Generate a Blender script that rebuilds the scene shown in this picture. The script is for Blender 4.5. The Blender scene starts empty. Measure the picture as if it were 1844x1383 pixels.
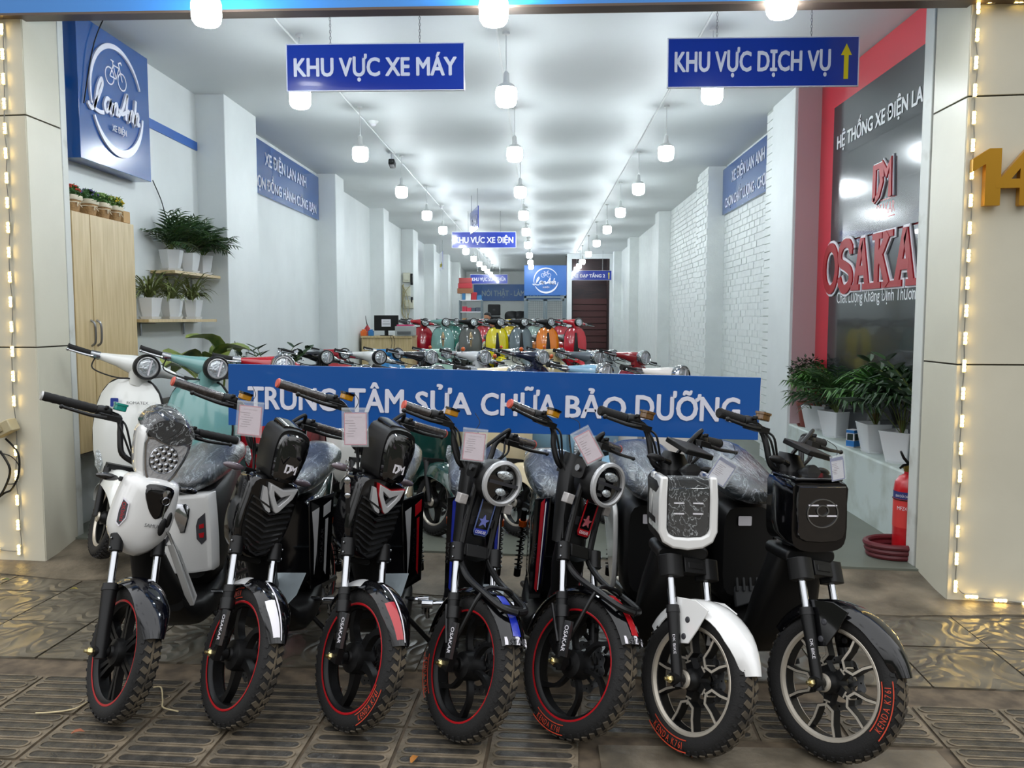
import bpy, bmesh, math, random
from mathutils import Vector, Matrix
random.seed(7)
PI = math.pi
R_ = math.radians
scene = bpy.context.scene
COL = scene.collection

# ------------------------------------------------------------------ camera, world, exposure
F_PX = 1480.0
cam_data = bpy.data.cameras.new('camera')
cam_data.sensor_width = 36.0
cam_data.lens = F_PX / 1844 * 36.0
cam = bpy.data.objects.new('camera', cam_data)
COL.objects.link(cam)
cam.location = (0, 0, 1.4)
cam.rotation_euler = (R_(90 - 4.54), 0, R_(1.852))
cam_data.clip_end = 200
scene.camera = cam

world = bpy.data.worlds.new('world')
scene.world = world
world.use_nodes = True
wn = world.node_tree
wn.nodes.clear()
w_out = wn.nodes.new('ShaderNodeOutputWorld')
w_bg = wn.nodes.new('ShaderNodeBackground')
w_tc = wn.nodes.new('ShaderNodeTexCoord')
w_sep = wn.nodes.new('ShaderNodeSeparateXYZ')
w_rmp = wn.nodes.new('ShaderNodeValToRGB')
wn.links.new(w_tc.outputs['Generated'], w_sep.inputs[0])
wn.links.new(w_sep.outputs['Z'], w_rmp.inputs[0])
wn.links.new(w_rmp.outputs[0], w_bg.inputs[0])
wn.links.new(w_bg.outputs[0], w_out.inputs[0])
# an evening street: dark at the horizon (houses, trees), pale dusk sky overhead
w_rmp.color_ramp.elements[0].position = 0.0
w_rmp.color_ramp.elements[0].color = (0.24, 0.235, 0.225, 1)
w_rmp.color_ramp.elements[1].position = 0.55
w_rmp.color_ramp.elements[1].color = (1.0, 1.02, 1.05, 1)
w_bg.inputs[1].default_value = 1.75
w_n = wn.nodes.new('ShaderNodeTexNoise'); w_n.inputs['Scale'].default_value = 3.5; w_n.inputs['Detail'].default_value = 6
wn.links.new(w_tc.outputs['Generated'], w_n.inputs['Vector'])
w_a = wn.nodes.new('ShaderNodeMath'); w_a.operation = 'MULTIPLY_ADD'      # foliage thins out with height
w_a.inputs[1].default_value = -0.35
wn.links.new(w_sep.outputs['Z'], w_a.inputs[0]); wn.links.new(w_n.outputs[0], w_a.inputs[2])
w_t = wn.nodes.new('ShaderNodeValToRGB')
w_t.color_ramp.elements[0].position = .36; w_t.color_ramp.elements[1].position = .46
wn.links.new(w_a.outputs[0], w_t.inputs[0])
w_mix = wn.nodes.new('ShaderNodeMix'); w_mix.data_type = 'RGBA'
wn.links.new(w_t.outputs[0], w_mix.inputs[0]); wn.links.new(w_rmp.outputs[0], w_mix.inputs[6])
w_mix.inputs[7].default_value = (.07, .075, .06, 1)
wn.links.new(w_mix.outputs[2], w_bg.inputs[0])

scene.view_settings.view_transform = 'Standard'
scene.view_settings.look = 'None'
scene.view_settings.gamma = 1.0
scene.view_settings.use_curve_mapping = False
scene.view_settings.exposure = 0.18
LAMP_POWER = 82.0
LED_POWER = 26.0

MC = cam.rotation_euler.to_matrix()
def ray(px, py):
    return MC @ Vector((px - 922, 691.5 - py, -F_PX))
def PY(px, py, Y):
    d = ray(px, py); t = Y / d.y
    return Vector((d.x * t, Y, 1.4 + d.z * t))
def PX(px, py, X):
    d = ray(px, py); t = X / d.x
    return Vector((X, d.y * t, 1.4 + d.z * t))
def PZ(px, py, Z):
    d = ray(px, py); t = (Z - 1.4) / d.z
    return Vector((d.x * t, d.y * t, Z))

# ------------------------------------------------------------------ materials
def lin(c):
    return tuple(((v / 255) / 12.92 if v / 255 <= 0.04045 else ((v / 255 + 0.055) / 1.055) ** 2.4) for v in c) + (1,)
MATS = {}
def mat(name, rgb=(200, 200, 200), rough=0.5, metal=0.0, coat=0.0, noise=0.0, nscale=20, bump=0.0, bscale=60,
        emit=None, estr=0, alpha=1.0, trans=0.0, rgb2=None, stretch=None, detail=4, nlo=.35, nhi=.65, spec=.5):
    if name in MATS: return MATS[name]
    m = bpy.data.materials.new(name); m.use_nodes = True
    nt = m.node_tree; b = nt.nodes['Principled BSDF']
    b.inputs['Base Color'].default_value = lin(rgb)
    b.inputs['Roughness'].default_value = rough
    b.inputs['Metallic'].default_value = metal
    b.inputs['Coat Weight'].default_value = coat
    b.inputs['Coat Roughness'].default_value = 0.04
    b.inputs['Specular IOR Level'].default_value = spec
    b.inputs['Alpha'].default_value = alpha
    b.inputs['Transmission Weight'].default_value = trans
    if emit:
        b.inputs['Emission Color'].default_value = lin(emit)
        b.inputs['Emission Strength'].default_value = estr
    tc = None
    if noise or bump or rgb2:
        tc = nt.nodes.new('ShaderNodeTexCoord')
        src = tc.outputs['Object']
        if stretch:
            mp = nt.nodes.new('ShaderNodeMapping'); mp.inputs['Scale'].default_value = stretch
            nt.links.new(src, mp.inputs[0]); src = mp.outputs[0]
    if noise or rgb2:
        n = nt.nodes.new('ShaderNodeTexNoise'); n.inputs['Scale'].default_value = nscale
        n.inputs['Detail'].default_value = detail
        nt.links.new(src, n.inputs['Vector'])
        r = nt.nodes.new('ShaderNodeValToRGB')
        r.color_ramp.elements[0].position = nlo; r.color_ramp.elements[1].position = nhi
        c = lin(rgb)
        c2 = lin(rgb2) if rgb2 else tuple(min(1, v * (1 - noise)) for v in c[:3]) + (1,)
        r.color_ramp.elements[0].color = c2; r.color_ramp.elements[1].color = c
        nt.links.new(n.outputs[0], r.inputs[0]); nt.links.new(r.outputs[0], b.inputs['Base Color'])
    if bump:
        n = nt.nodes.new('ShaderNodeTexNoise'); n.inputs['Scale'].default_value = bscale
        n.inputs['Detail'].default_value = 5
        nt.links.new(src, n.inputs['Vector'])
        bp = nt.nodes.new('ShaderNodeBump'); bp.inputs['Strength'].default_value = bump
        bp.inputs['Distance'].default_value = 0.01
        nt.links.new(n.outputs[0], bp.inputs['Height']); nt.links.new(bp.outputs[0], b.inputs['Normal'])
    MATS[name] = m
    return m

M_black = mat('black_plastic', (12, 12, 13), .45, spec=.35)
M_gloss = mat('gloss_black', (6, 6, 8), .1, coat=.35, spec=.4)
M_satin = mat('satin_black_metal', (11, 11, 12), .38, spec=.4)
M_rubber = mat('rubber', (18, 17, 17), .78, bump=.2, bscale=180)
M_dust = mat('dusty_tread', (96, 86, 70), .9, rgb2=(44, 41, 37), nscale=9)
M_white = mat('white_paint', (226, 226, 224), .18, coat=1)
M_chrome = mat('chrome', (180, 182, 186), .1, metal=1)
M_steel = mat('brushed_steel', (150, 152, 155), .3, metal=1)
M_silver = mat('silver_paint', (186, 187, 188), .3, metal=.2, coat=.6)
M_mach = mat('machined_alloy', (206, 198, 184), .35, metal=.6)
M_red = mat('red_paint', (170, 18, 28), .3, coat=.6)
M_glassd = mat('smoked_lens', (10, 10, 12), .05, coat=1)
M_lens = mat('clear_lens', (205, 212, 216), .12, metal=.75, bump=.9, bscale=70)
M_amber = mat('amber_plastic', (214, 150, 20), .12, trans=.35, coat=1)
M_orange = mat('orange_reflector', (225, 95, 20), .25, coat=1)
M_teal = mat('teal_clear_plastic', (20, 165, 150), .12, trans=.4, coat=1)
M_plate = mat('footboard_plate', (150, 160, 165), .28, metal=.6, bump=.2, bscale=25)
M_letter_red = mat('letter_red', (158, 14, 26), .45, spec=.25)
M_label = mat('label_white', (225, 222, 228), .5)
M_dark = mat('dark_grey_print', (50, 50, 55), .5)
M_blue = mat('sign_blue', (18, 78, 150), .22, coat=.5)
M_blue2 = mat('sign_blue_royal', (36, 58, 160), .16, coat=.6)
M_signw = mat('sign_lettering', (226, 226, 238), .35)
M_steelw = mat('pink_steel_letter', (205, 178, 172), .3)
M_brass = mat('brass_nut', (205, 190, 140), .25, metal=1)

def seat_wrap():
    m = bpy.data.materials.new('plastic_wrapped_vinyl'); m.use_nodes = True
    nt = m.node_tree; b = nt.nodes['Principled BSDF']
    tc = nt.nodes.new('ShaderNodeTexCoord'); mp = nt.nodes.new('ShaderNodeMapping')
    mp.inputs['Scale'].default_value = (1.0, 3.4, 1.6); mp.inputs['Rotation'].default_value = (.3, .5, .4)
    nt.links.new(tc.outputs['Object'], mp.inputs[0])
    n = nt.nodes.new('ShaderNodeTexNoise'); n.inputs['Scale'].default_value = 2.6; n.inputs['Detail'].default_value = 7
    n.inputs['Roughness'].default_value = .62; n.inputs['Distortion'].default_value = 1.7
    nt.links.new(mp.outputs[0], n.inputs['Vector'])
    # ridges where the noise crosses its middle value: creases of the wrap, their glints painted in as pale lines
    s = nt.nodes.new('ShaderNodeMath'); s.operation = 'SUBTRACT'; s.inputs[1].default_value = .5
    a = nt.nodes.new('ShaderNodeMath'); a.operation = 'ABSOLUTE'
    nt.links.new(n.outputs[0], s.inputs[0]); nt.links.new(s.outputs[0], a.inputs[0])
    r = nt.nodes.new('ShaderNodeValToRGB')
    r.color_ramp.elements[0].position = 0; r.color_ramp.elements[0].color = lin((132, 140, 146))
    r.color_ramp.elements[1].position = .013; r.color_ramp.elements[1].color = lin((38, 44, 48))
    nt.links.new(a.outputs[0], r.inputs[0]); nt.links.new(r.outputs[0], b.inputs['Base Color'])
    bp = nt.nodes.new('ShaderNodeBump'); bp.inputs['Strength'].default_value = .9; bp.inputs['Distance'].default_value = .02
    nt.links.new(n.outputs[0], bp.inputs['Height']); nt.links.new(bp.outputs[0], b.inputs['Normal'])
    b.inputs['Roughness'].default_value = .28; b.inputs['Coat Weight'].default_value = 1
    nt.links.new(bp.outputs[0], b.inputs['Coat Normal'])
    return m
M_wrap = seat_wrap()

def wrinkled_film():
    m = bpy.data.materials.new('clear_wrinkled_film'); m.use_nodes = True
    nt = m.node_tree; b = nt.nodes['Principled BSDF']
    tc = nt.nodes.new('ShaderNodeTexCoord')
    n = nt.nodes.new('ShaderNodeTexNoise'); n.inputs['Scale'].default_value = 11; n.inputs['Detail'].default_value = 5
    n.inputs['Distortion'].default_value = 2.5
    nt.links.new(tc.outputs['Object'], n.inputs['Vector'])
    s = nt.nodes.new('ShaderNodeMath'); s.operation = 'SUBTRACT'; s.inputs[1].default_value = .5
    a = nt.nodes.new('ShaderNodeMath'); a.operation = 'ABSOLUTE'
    nt.links.new(n.outputs[0], s.inputs[0]); nt.links.new(s.outputs[0], a.inputs[0])
    r = nt.nodes.new('ShaderNodeValToRGB')
    r.color_ramp.elements[0].position = 0; r.color_ramp.elements[0].color = (.6, .6, .6, 1)
    r.color_ramp.elements[1].position = .018; r.color_ramp.elements[1].color = (.07, .07, .07, 1)
    nt.links.new(a.outputs[0], r.inputs[0]); nt.links.new(r.outputs[0], b.inputs['Alpha'])
    bp = nt.nodes.new('ShaderNodeBump'); bp.inputs['Strength'].default_value = 1; bp.inputs['Distance'].default_value = .01
    nt.links.new(n.outputs[0], bp.inputs['Height']); nt.links.new(bp.outputs[0], b.inputs['Normal'])
    b.inputs['Base Color'].default_value = lin((215, 220, 222)); b.inputs['Roughness'].default_value = .12
    return m
M_film = wrinkled_film()

# ------------------------------------------------------------------ mesh building
I4 = Matrix.Identity(4)
def T(x, y, z): return Matrix.Translation((x, y, z))
def RX(a): return Matrix.Rotation(R_(a), 4, 'X')
def RY(a): return Matrix.Rotation(R_(a), 4, 'Y')
def RZ(a): return Matrix.Rotation(R_(a), 4, 'Z')
FX = Matrix(((0, 0, 1, 0), (1, 0, 0, 0), (0, 1, 0, 0), (0, 0, 0, 1)))   # plan x->y, y->z, depth->x
FY = RX(90)                                                            # plan x->x, y->z, depth->-y
AY = RX(-90)                                                           # lathe axis z -> y

TXT = {}
HORN = dict(zip('ƠỜỚỞỠỢơờớởỡợ', 'OÒÓỎÕỌoòóỏõọ'))
def raw_text(s, depth):
    cu = bpy.data.curves.new('t', 'FONT'); cu.body = s; cu.resolution_u = 3; cu.extrude = depth
    o = bpy.data.objects.new('t', cu); COL.objects.link(o)
    bpy.context.view_layer.update()
    me = bpy.data.meshes.new_from_object(o.evaluated_get(bpy.context.evaluated_depsgraph_get()))
    v = [x.co.copy() for x in me.vertices]; f = [tuple(p.vertices) for p in me.polygons]
    bpy.data.objects.remove(o); bpy.data.curves.remove(cu); bpy.data.meshes.remove(me)
    return v, f
def text_geo(s, bold=0.0, depth=0.0):
    k = (s, bold, depth)
    if k in TXT: return TXT[k]
    plain = ''.join(HORN.get(c, c) for c in s)
    v, f = raw_text(plain, depth)
    for i, c in enumerate(s):          # the horn of Ơ / ơ is a stroke of its own
        if c in HORN:
            pv, _ = raw_text(plain[:i] + ('O' if c.isupper() else 'o'), 0)
            ov, _ = raw_text('O' if c.isupper() else 'o', 0)
            xr = max(p.x for p in pv); yt = max(p.y for p in ov); u = .7 if c.isupper() else .55
            q = [(xr - .10 * u, yt - .10 * u), (xr + .02 * u, yt - .04 * u), (xr + .05 * u, yt + .10 * u), (xr + .15 * u, yt + .10 * u), (xr + .12 * u, yt - .08 * u), (xr - .03 * u, yt - .19 * u)]
            n = len(v); v += [Vector((a, b, depth)) for a, b in q]; f.append(tuple(range(n, n + 6))[::-1])
    if v:
        x0 = min(p.x for p in v); x1 = max(p.x for p in v); y0 = min(p.y for p in v); y1 = max(p.y for p in v)
        c = Vector(((x0 + x1) / 2, (y0 + y1) / 2, 0))
        v = [p - c for p in v]
        w, h = x1 - x0, y1 - y0
    else: w = h = 1
    TXT[k] = (v, f, w, h)
    return TXT[k]

def catmull(P, k=6, closed=False):
    P = [Vector(p) for p in P]
    if len(P) < 3: return P
    out = []; n = len(P)
    for i in range(n if closed else n - 1):
        g = (lambda j: P[j % n]) if closed else (lambda j: P[max(0, min(n - 1, j))])
        p0, p1, p2, p3 = g(i - 1), g(i), g(i + 1), g(i + 2)
        for s in range(k):
            t = s / k
            out.append(.5 * ((2 * p1) + (p2 - p0) * t + (2 * p0 - 5 * p1 + 4 * p2 - p3) * t * t + (3 * p1 - p0 - 3 * p2 + p3) * t ** 3))
    if not closed: out.append(P[-1])
    return out

class MB:
    def __init__(s): s.v = []; s.f = []; s.m = []
    def add(s, vs, fs, mi=0, M=None):
        o = len(s.v)
        for p in vs:
            p = Vector(p)
            s.v.append(M @ p if M is not None else p)
        for f in fs:
            s.f.append(tuple(i + o for i in f)); s.m.append(mi)
        return s
    def box(s, c, sz, M=None, mi=0, tz=(1, 1)):
        x, y, z = sz[0] / 2, sz[1] / 2, sz[2] / 2
        a, b = tz
        vs = [(-x, -y, -z), (x, -y, -z), (x, y, -z), (-x, y, -z), (-x * a, -y * b, z), (x * a, -y * b, z), (x * a, y * b, z), (-x * a, y * b, z)]
        vs = [Vector(p) + Vector(c) for p in vs] if M is None or True else vs
        return s.add(vs, [(3, 2, 1, 0), (4, 5, 6, 7), (0, 1, 5, 4), (1, 2, 6, 5), (2, 3, 7, 6), (3, 0, 4, 7)], mi, M)
    def tube(s, P, r, n=8, mi=0, M=None, closed=False, flat=1.0):
        P = [Vector(p) for p in P]; N = len(P)
        rs = r if isinstance(r, (list, tuple)) else [r] * N
        if len(rs) != N:
            rs = [rs[0] + (rs[-1] - rs[0]) * i / (N - 1) for i in range(N)]
        vs = []; up = None
        for i in range(N):
            if closed: d = P[(i + 1) % N] - P[i - 1]
            else: d = P[min(N - 1, i + 1)] - P[max(0, i - 1)]
            if d.length < 1e-9: d = Vector((0, 0, 1))
            d.normalize()
            if up is None:
                up = Vector((0, 0, 1)) if abs(d.z) < .9 else Vector((1, 0, 0))
            a = (up - d * up.dot(d))
            if a.length < 1e-6: a = d.orthogonal()
            a.normalize(); up = a
            b = d.cross(a)
            for k in range(n):
                t = 2 * PI * k / n
                vs.append(P[i] + a * (rs[i] * flat * math.cos(t)) + b * (rs[i] * math.sin(t)))
        fs = []
        for i in range(N if closed else N - 1):
            j = (i + 1) % N
            for k in range(n):
                l = (k + 1) % n
                fs.append((i * n + k, i * n + l, j * n + l, j * n + k))
        if not closed:
            fs.append(tuple(range(n))[::-1]); fs.append(tuple((N - 1) * n + k for k in range(n)))
        return s.add(vs, fs, mi, M)
    def lathe(s, prof, n=24, M=None, mi=0, loop=False, cap=False):
        vs = []; N = len(prof)
        for i in range(n):
            t = 2 * PI * i / n; c, q = math.cos(t), math.sin(t)
            for (r, z) in prof: vs.append((r * c, r * q, z))
        fs = []
        for i in range(n):
            j = (i + 1) % n
            for k in range(N if loop else N - 1):
                l = (k + 1) % N
                a, b, c_, d = i * N + k, j * N + k, j * N + l, i * N + l
                if prof[k][0] < 1e-7: fs.append((a, c_, d))
                elif prof[l][0] < 1e-7: fs.append((a, b, c_))
                else: fs.append((a, b, c_, d))
        if cap and not loop:
            if prof[0][0] > 1e-7: fs.append(tuple(i * N for i in range(n))[::-1])
            if prof[-1][0] > 1e-7: fs.append(tuple(i * N + N - 1 for i in range(n)))
        return s.add(vs, fs, mi, M)
    def prism(s, poly, h0, h1, M=None, mi=0):
        n = len(poly)
        ar = sum(poly[i][0] * poly[(i + 1) % n][1] - poly[(i + 1) % n][0] * poly[i][1] for i in range(n))
        if ar < 0: poly = poly[::-1]
        vs = [(p[0], p[1], h0) for p in poly] + [(p[0], p[1], h1) for p in poly]
        fs = [tuple(range(n))[::-1], tuple(range(n, 2 * n))] + [(i, (i + 1) % n, n + (i + 1) % n, n + i) for i in range(n)]
        return s.add(vs, fs, mi, M)
    def ringprism(s, outer, inner, h0, h1, M=None, mi=0, closed=True):
        n = len(outer); q = []
        for h in (h0, h1):
            q += [(p[0], p[1], h) for p in outer] + [(p[0], p[1], h) for p in inner]
        fs = []
        for i in range(n if closed else n - 1):
            j = (i + 1) % n
            o0, o1, i0, i1 = i, j, n + i, n + j
            O0, O1, I0, I1 = 2 * n + i, 2 * n + j, 3 * n + i, 3 * n + j
            fs += [(o0, i0, i1, o1), (O0, O1, I1, I0), (o0, o1, O1, O0), (i0, I0, I1, i1)]
        if not closed:
            fs += [(0, 2 * n, 3 * n, n), (n - 1, 2 * n - 1, 4 * n - 1, 3 * n - 1)]
        return s.add(q, fs, mi, M)
    def ribbon(s, path, w, h0, h1, M=None, mi=0, closed=False):
        P = [Vector((p[0], p[1])) for p in path]; n = len(P)
        ws = w if isinstance(w, (list, tuple)) else [w] * n
        L = []; Rr = []
        for i in range(n):
            d = (P[(i + 1) % n] - P[i - 1]) if closed else (P[min(n - 1, i + 1)] - P[max(0, i - 1)])
            d.normalize(); mt = 1.0
            if closed or 0 < i < n - 1:
                e = (P[i] - P[i - 1]).normalized(); e2 = (P[(i + 1) % n] - P[i]).normalized()
                d = e + e2
                d = d.normalized() if d.length > 1e-3 else e
                mt = min(1.7, 1 / max(.3, abs(d.dot(e))))
            q = Vector((-d.y, d.x)) * (ws[min(i, len(ws) - 1)] / 2 * mt)
            L.append(P[i] + q); Rr.append(P[i] - q)
        return s.ringprism(L, Rr, h0, h1, M, mi, closed)
    def loft(s, rings, mi=0, M=None, cap=True, closed=True):
        n = len(rings[0]); vs = [p for r in rings for p in r]; fs = []
        for i in range(len(rings) - 1):
            for k in range(n if closed else n - 1):
                l = (k + 1) % n
                fs.append((i * n + k, i * n + l, (i + 1) * n + l, (i + 1) * n + k))
        if cap and closed:
            fs.append(tuple(range(n))[::-1]); fs.append(tuple((len(rings) - 1) * n + k for k in range(n)))
        return s.add(vs, fs, mi, M)
    def shell(s, poly, steps, M=FX, mi=0):
        """poly outline (a,b); steps = (depth, scale_a, scale_b, da, db)"""
        rings = []
        for st in steps:
            h, sa, sb = st[0], st[1], st[2]; da = st[3] if len(st) > 3 else 0; db = st[4] if len(st) > 4 else 0
            rings.append([(p[0] * sa + da, p[1] * sb + db, h) for p in poly])
        return s.loft(rings, mi, M)
    def ell(s, c, r, M=None, mi=0, n=12, m=8):
        pr = [(math.sin(PI * i / m), -math.cos(PI * i / m)) for i in range(m + 1)]
        pr[0] = (0, -1); pr[-1] = (0, 1)
        L = T(*c) @ Matrix.Diagonal((r[0], r[1], r[2], 1))
        return s.lathe(pr, n, (M @ L) if M is not None else L, mi)
    def text(s, txt, size, M=None, mi=0, cond=1.0, bold=0.0, depth=0.0, width=None, height=None):
        v, f, w, h = text_geo(txt, 0, depth)
        if bold:   # a heavier stroke: overlapped copies a hair apart
            B = bold * 1.0; nv = len(v); vv = []; ff = []
            for k, (ox, oy) in enumerate(((0, 0), (B, 0), (-B, 0), (0, B * .7), (0, -B * .7), (B * .7, B * .5), (-B * .7, B * .5), (B * .7, -B * .5), (-B * .7, -B * .5))):
                vv += [Vector((p.x + ox, p.y + oy, p.z + k * .0004)) for p in v]; ff += [tuple(i + k * nv for i in fc) for fc in f]
            v, f, w, h = vv, ff, w + 2 * B, h + 1.4 * B
        sx = sy = size
        if height: sy = height / h; sx = sy
        if width: sx = width / w
        else: sx *= cond
        return s.add([(p.x * sx, p.y * sy, p.z * size) for p in v], f, mi, M)
    def fill(s, poly, n=1): pass

def ring_pts(c, a, b, w, h, n=16, e=2.6, u0=0):
    out = []
    for k in range(n):
        t = 2 * PI * (k + .5) / n + u0
        ct, st = math.cos(t), math.sin(t)
        x = math.copysign(abs(ct) ** (2 / e), ct) * w / 2; y = math.copysign(abs(st) ** (2 / e), st) * h / 2
        out.append(Vector(c) + Vector(a) * x + Vector(b) * y)
    return out
def rrect(w, h, r, k=4, cx=0, cy=0):
    out = []
    for (sx, sy, a0) in ((1, 1, 0), (-1, 1, 90), (-1, -1, 180), (1, -1, 270)):
        for i in range(k + 1):
            a = R_(a0 + 90 * i / k)
            out.append((cx + sx * (w / 2 - r) + r * math.cos(a), cy + sy * (h / 2 - r) + r * math.sin(a)))
    return out
def circ(r, n=24, cx=0, cy=0, a0=0, a1=360):
    full = abs(a1 - a0) >= 360
    return [(cx + r * math.cos(R_(a0 + (a1 - a0) * i / (n if full else n - 1))), cy + r * math.sin(R_(a0 + (a1 - a0) * i / (n if full else n - 1)))) for i in range(n)]
def smooth_poly(P, k=4):
    return [(p.x, p.y) for p in catmull([(a, b, 0) for a, b in P], k, closed=True)]

MESH = {}
def mk(name, mb, mats, parent=None, key=None, M=None, bev=0, sub=0, flat=False, ang=38, solid=0):
    """one mesh object; mb is an MB or a function giving one (cached under key)"""
    if not isinstance(mats, (list, tuple)): mats = [mats]
    me = MESH.get(key) if key else None
    if me is None:
        b = mb() if callable(mb) else mb
        me = bpy.data.meshes.new(name)
        me.from_pydata([tuple(p) for p in b.v], [], b.f)
        for _ in range(max(1, len(mats))): me.materials.append(None)
        me.polygons.foreach_set('material_index', [min(i, len(mats) - 1) for i in b.m])
        if not flat:
            me.polygons.foreach_set('use_smooth', [True] * len(me.polygons))
            me.update()
            try: me.set_sharp_from_angle(angle=R_(ang))
            except Exception: pass
        me.update()
        if key: MESH[key] = me
    o = bpy.data.objects.new(name, me); COL.objects.link(o)
    for i, mt in enumerate(mats):
        o.material_slots[i].link = 'OBJECT'; o.material_slots[i].material = mt
    if bev:
        md = o.modifiers.new('bevel', 'BEVEL'); md.width = bev; md.segments = 2; md.limit_method = 'ANGLE'; md.angle_limit = R_(40)
        md.harden_normals = False
    if sub:
        md = o.modifiers.new('sub', 'SUBSURF'); md.levels = sub; md.render_levels = sub
    if parent is not None: o.parent = parent
    if M is not None: o.matrix_local = M
    return o
def thing(name, label, cat, M=None, group=None):
    o = bpy.data.objects.new(name, None); COL.objects.link(o); o.empty_display_size = .1
    o['label'] = label; o['category'] = cat
    if group: o['group'] = group
    if M is not None: o.matrix_world = M
    return o
def tag(o, label, cat, group=None):
    o['label'] = label; o['category'] = cat
    if group: o['group'] = group
    return o
def struct(o, label=None):
    o['kind'] = 'structure'
    if label: o['label'] = label
    return o
# ------------------------------------------------------------------ setting materials
M_wall = mat('wall_paint', (222, 226, 225), .6, noise=.05, nscale=3, bump=.08, bscale=30)
M_ceil = mat('ceiling_paint', (210, 214, 214), .55, noise=.03, nscale=2)
M_brick = mat('painted_brick', (223, 227, 225), .65, noise=.06, nscale=6, bump=.3, bscale=50)
M_mortar = mat('painted_mortar', (176, 182, 176), .8)
M_pink = mat('pink_paint', (190, 162, 164), .5)
M_panel = mat('cream_panel', (206, 202, 184), .38, noise=.07, nscale=2.5, bump=.03)
M_gap = mat('dark_joint', (72, 68, 58), .8)
M_floor = mat('shop_floor_tile', (104, 108, 98), .42, noise=.12, nscale=3)
M_apron = mat('old_concrete', (118, 108, 92), .5, rgb2=(74, 67, 55), nscale=5, detail=9, bump=.7, bscale=22)
M_ground = mat('grout_dirt', (104, 90, 72), .8, rgb2=(70, 60, 48), nscale=14)
M_tile = mat('ribbed_paver', (122, 110, 92), .48, rgb2=(82, 75, 63), nscale=11, detail=8, bump=.35, bscale=60)
M_pad = mat('worn_pad', (70, 66, 60), .38, rgb2=(40, 39, 37), nscale=16, detail=8, bump=.3, bscale=60)

def swirl_mat():
    m = mat('slate_paver', (100, 93, 80), .32, rgb2=(68, 63, 54), nscale=4, detail=8)
    nt = m.node_tree; b = nt.nodes['Principled BSDF']; tc = nt.nodes.new('ShaderNodeTexCoord')
    n = nt.nodes.new('ShaderNodeTexNoise'); n.inputs['Scale'].default_value = 3.2; n.inputs['Detail'].default_value = 1.5
    n.inputs['Distortion'].default_value = 1.2
    nt.links.new(tc.outputs['Object'], n.inputs['Vector'])
    k = nt.nodes.new('ShaderNodeMath'); k.operation = 'MULTIPLY'; k.inputs[1].default_value = 14
    f = nt.nodes.new('ShaderNodeMath'); f.operation = 'PINGPONG'; f.inputs[1].default_value = 1
    nt.links.new(n.outputs[0], k.inputs[0]); nt.links.new(k.outputs[0], f.inputs[0])
    bp = nt.nodes.new('ShaderNodeBump'); bp.inputs['Strength'].default_value = .55; bp.inputs['Distance'].default_value = .012
    nt.links.new(f.outputs[0], bp.inputs['Height']); nt.links.new(bp.outputs[0], b.inputs['Normal'])
    return m
M_slab = swirl_mat()

CEIL = 3.31
def fY(x): return 4.5 - 0.0998 * (x + 2.8)

# ------------------------------------------------------------------ ground
b = MB(); b.box((0, 0, -.062), (16, 10, .1)); pave = struct(mk('pavement', b, M_ground))
ROT = Matrix.Translation((0, 2.85, 0)) @ RZ(-2.5) @ Matrix.Translation((0, -2.85, 0))
def tile_ribbed():
    q = MB(); q.prism(rrect(.288, .288, .006, 2), -.02, -.004, mi=0)
    for k in range(5):
        y = -.116 + k * .058
        q.ringprism(rrect(.264, .050, .0245, 4, 0, y), rrect(.25, .036, .0178, 4, 0, y), -.004, .0, mi=0)
        q.prism(rrect(.249, .035, .0174, 4, 0, y), -.004, -.0022, mi=1)
    return q
def tile_slab():
    q = MB(); q.prism(rrect(.392, .392, .006, 2), -.02, -.001, mi=0); return q
for r in range(3):
    for c in range(-9, 10):
        x, y = c * .3 + (.06 if r % 2 else 0) * 0, 2.4 + r * .3 - .15
        p = ROT @ Vector((x, y, 0))
        if 0.22 < p.x < 1.32 and p.y < 2.62: continue
        mk('paving_tile', tile_ribbed, [M_tile, M_pad], pave, 'tr', M=ROT @ T(x, y, random.uniform(-.0015, .0005)) @ RZ(random.uniform(-.4, .4)))
for r in range(5):
    for c in range(-9, 10):
        x, y = c * .4 + .1, 3.155 + .2 + r * .4
        p = ROT @ Vector((x, y, 0))
        if p.y > fY(p.x) + .1 or abs(p.x) > 3.6: continue
        mk('paving_slab', tile_slab, [M_slab], pave, 'ts', M=ROT @ T(x, y, random.uniform(-.003, .0005)) @ RZ(random.uniform(-.4, .4)))
q = MB(); q.box((.75, 2.42, -.014), (1.1, .4, .022)); mk('concrete_patch', q, M_apron, pave)
# concrete apron ramp up to the shop floor
q = MB(); N = 40; vs = []; fs = []
rr = random.Random(3)
for i in range(N + 1):
    x = -3.4 + 6.4 * i / N; y0 = fY(x) - .17 + .05 * math.sin(x * 3.1) + rr.uniform(-.012, .012)
    vs += [(x, y0, -.02), (x, y0, .004), (x, fY(x) + .12, .035), (x, fY(x) + .32, .072)]
for i in range(N):
    for k in range(3): fs.append((i * 4 + k, (i + 1) * 4 + k, (i + 1) * 4 + k + 1, i * 4 + k + 1))
q.add(vs, fs); struct(mk('apron_ramp', q, M_apron))
q = MB(); q.prism([(-3.2, fY(-3.2) + .3), (2.6, fY(2.6) + .3), (2.6, 11.5), (-3.2, 11.5)], -.1, .08)
floor = struct(mk('floor', q, M_floor))
q = MB(); q.box((-.3, 23, .05), (6.2, 22.6, .5)); struct(mk('floor_rear_platform', q, mat('rear_floor', (128, 130, 124), .25)))

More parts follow.
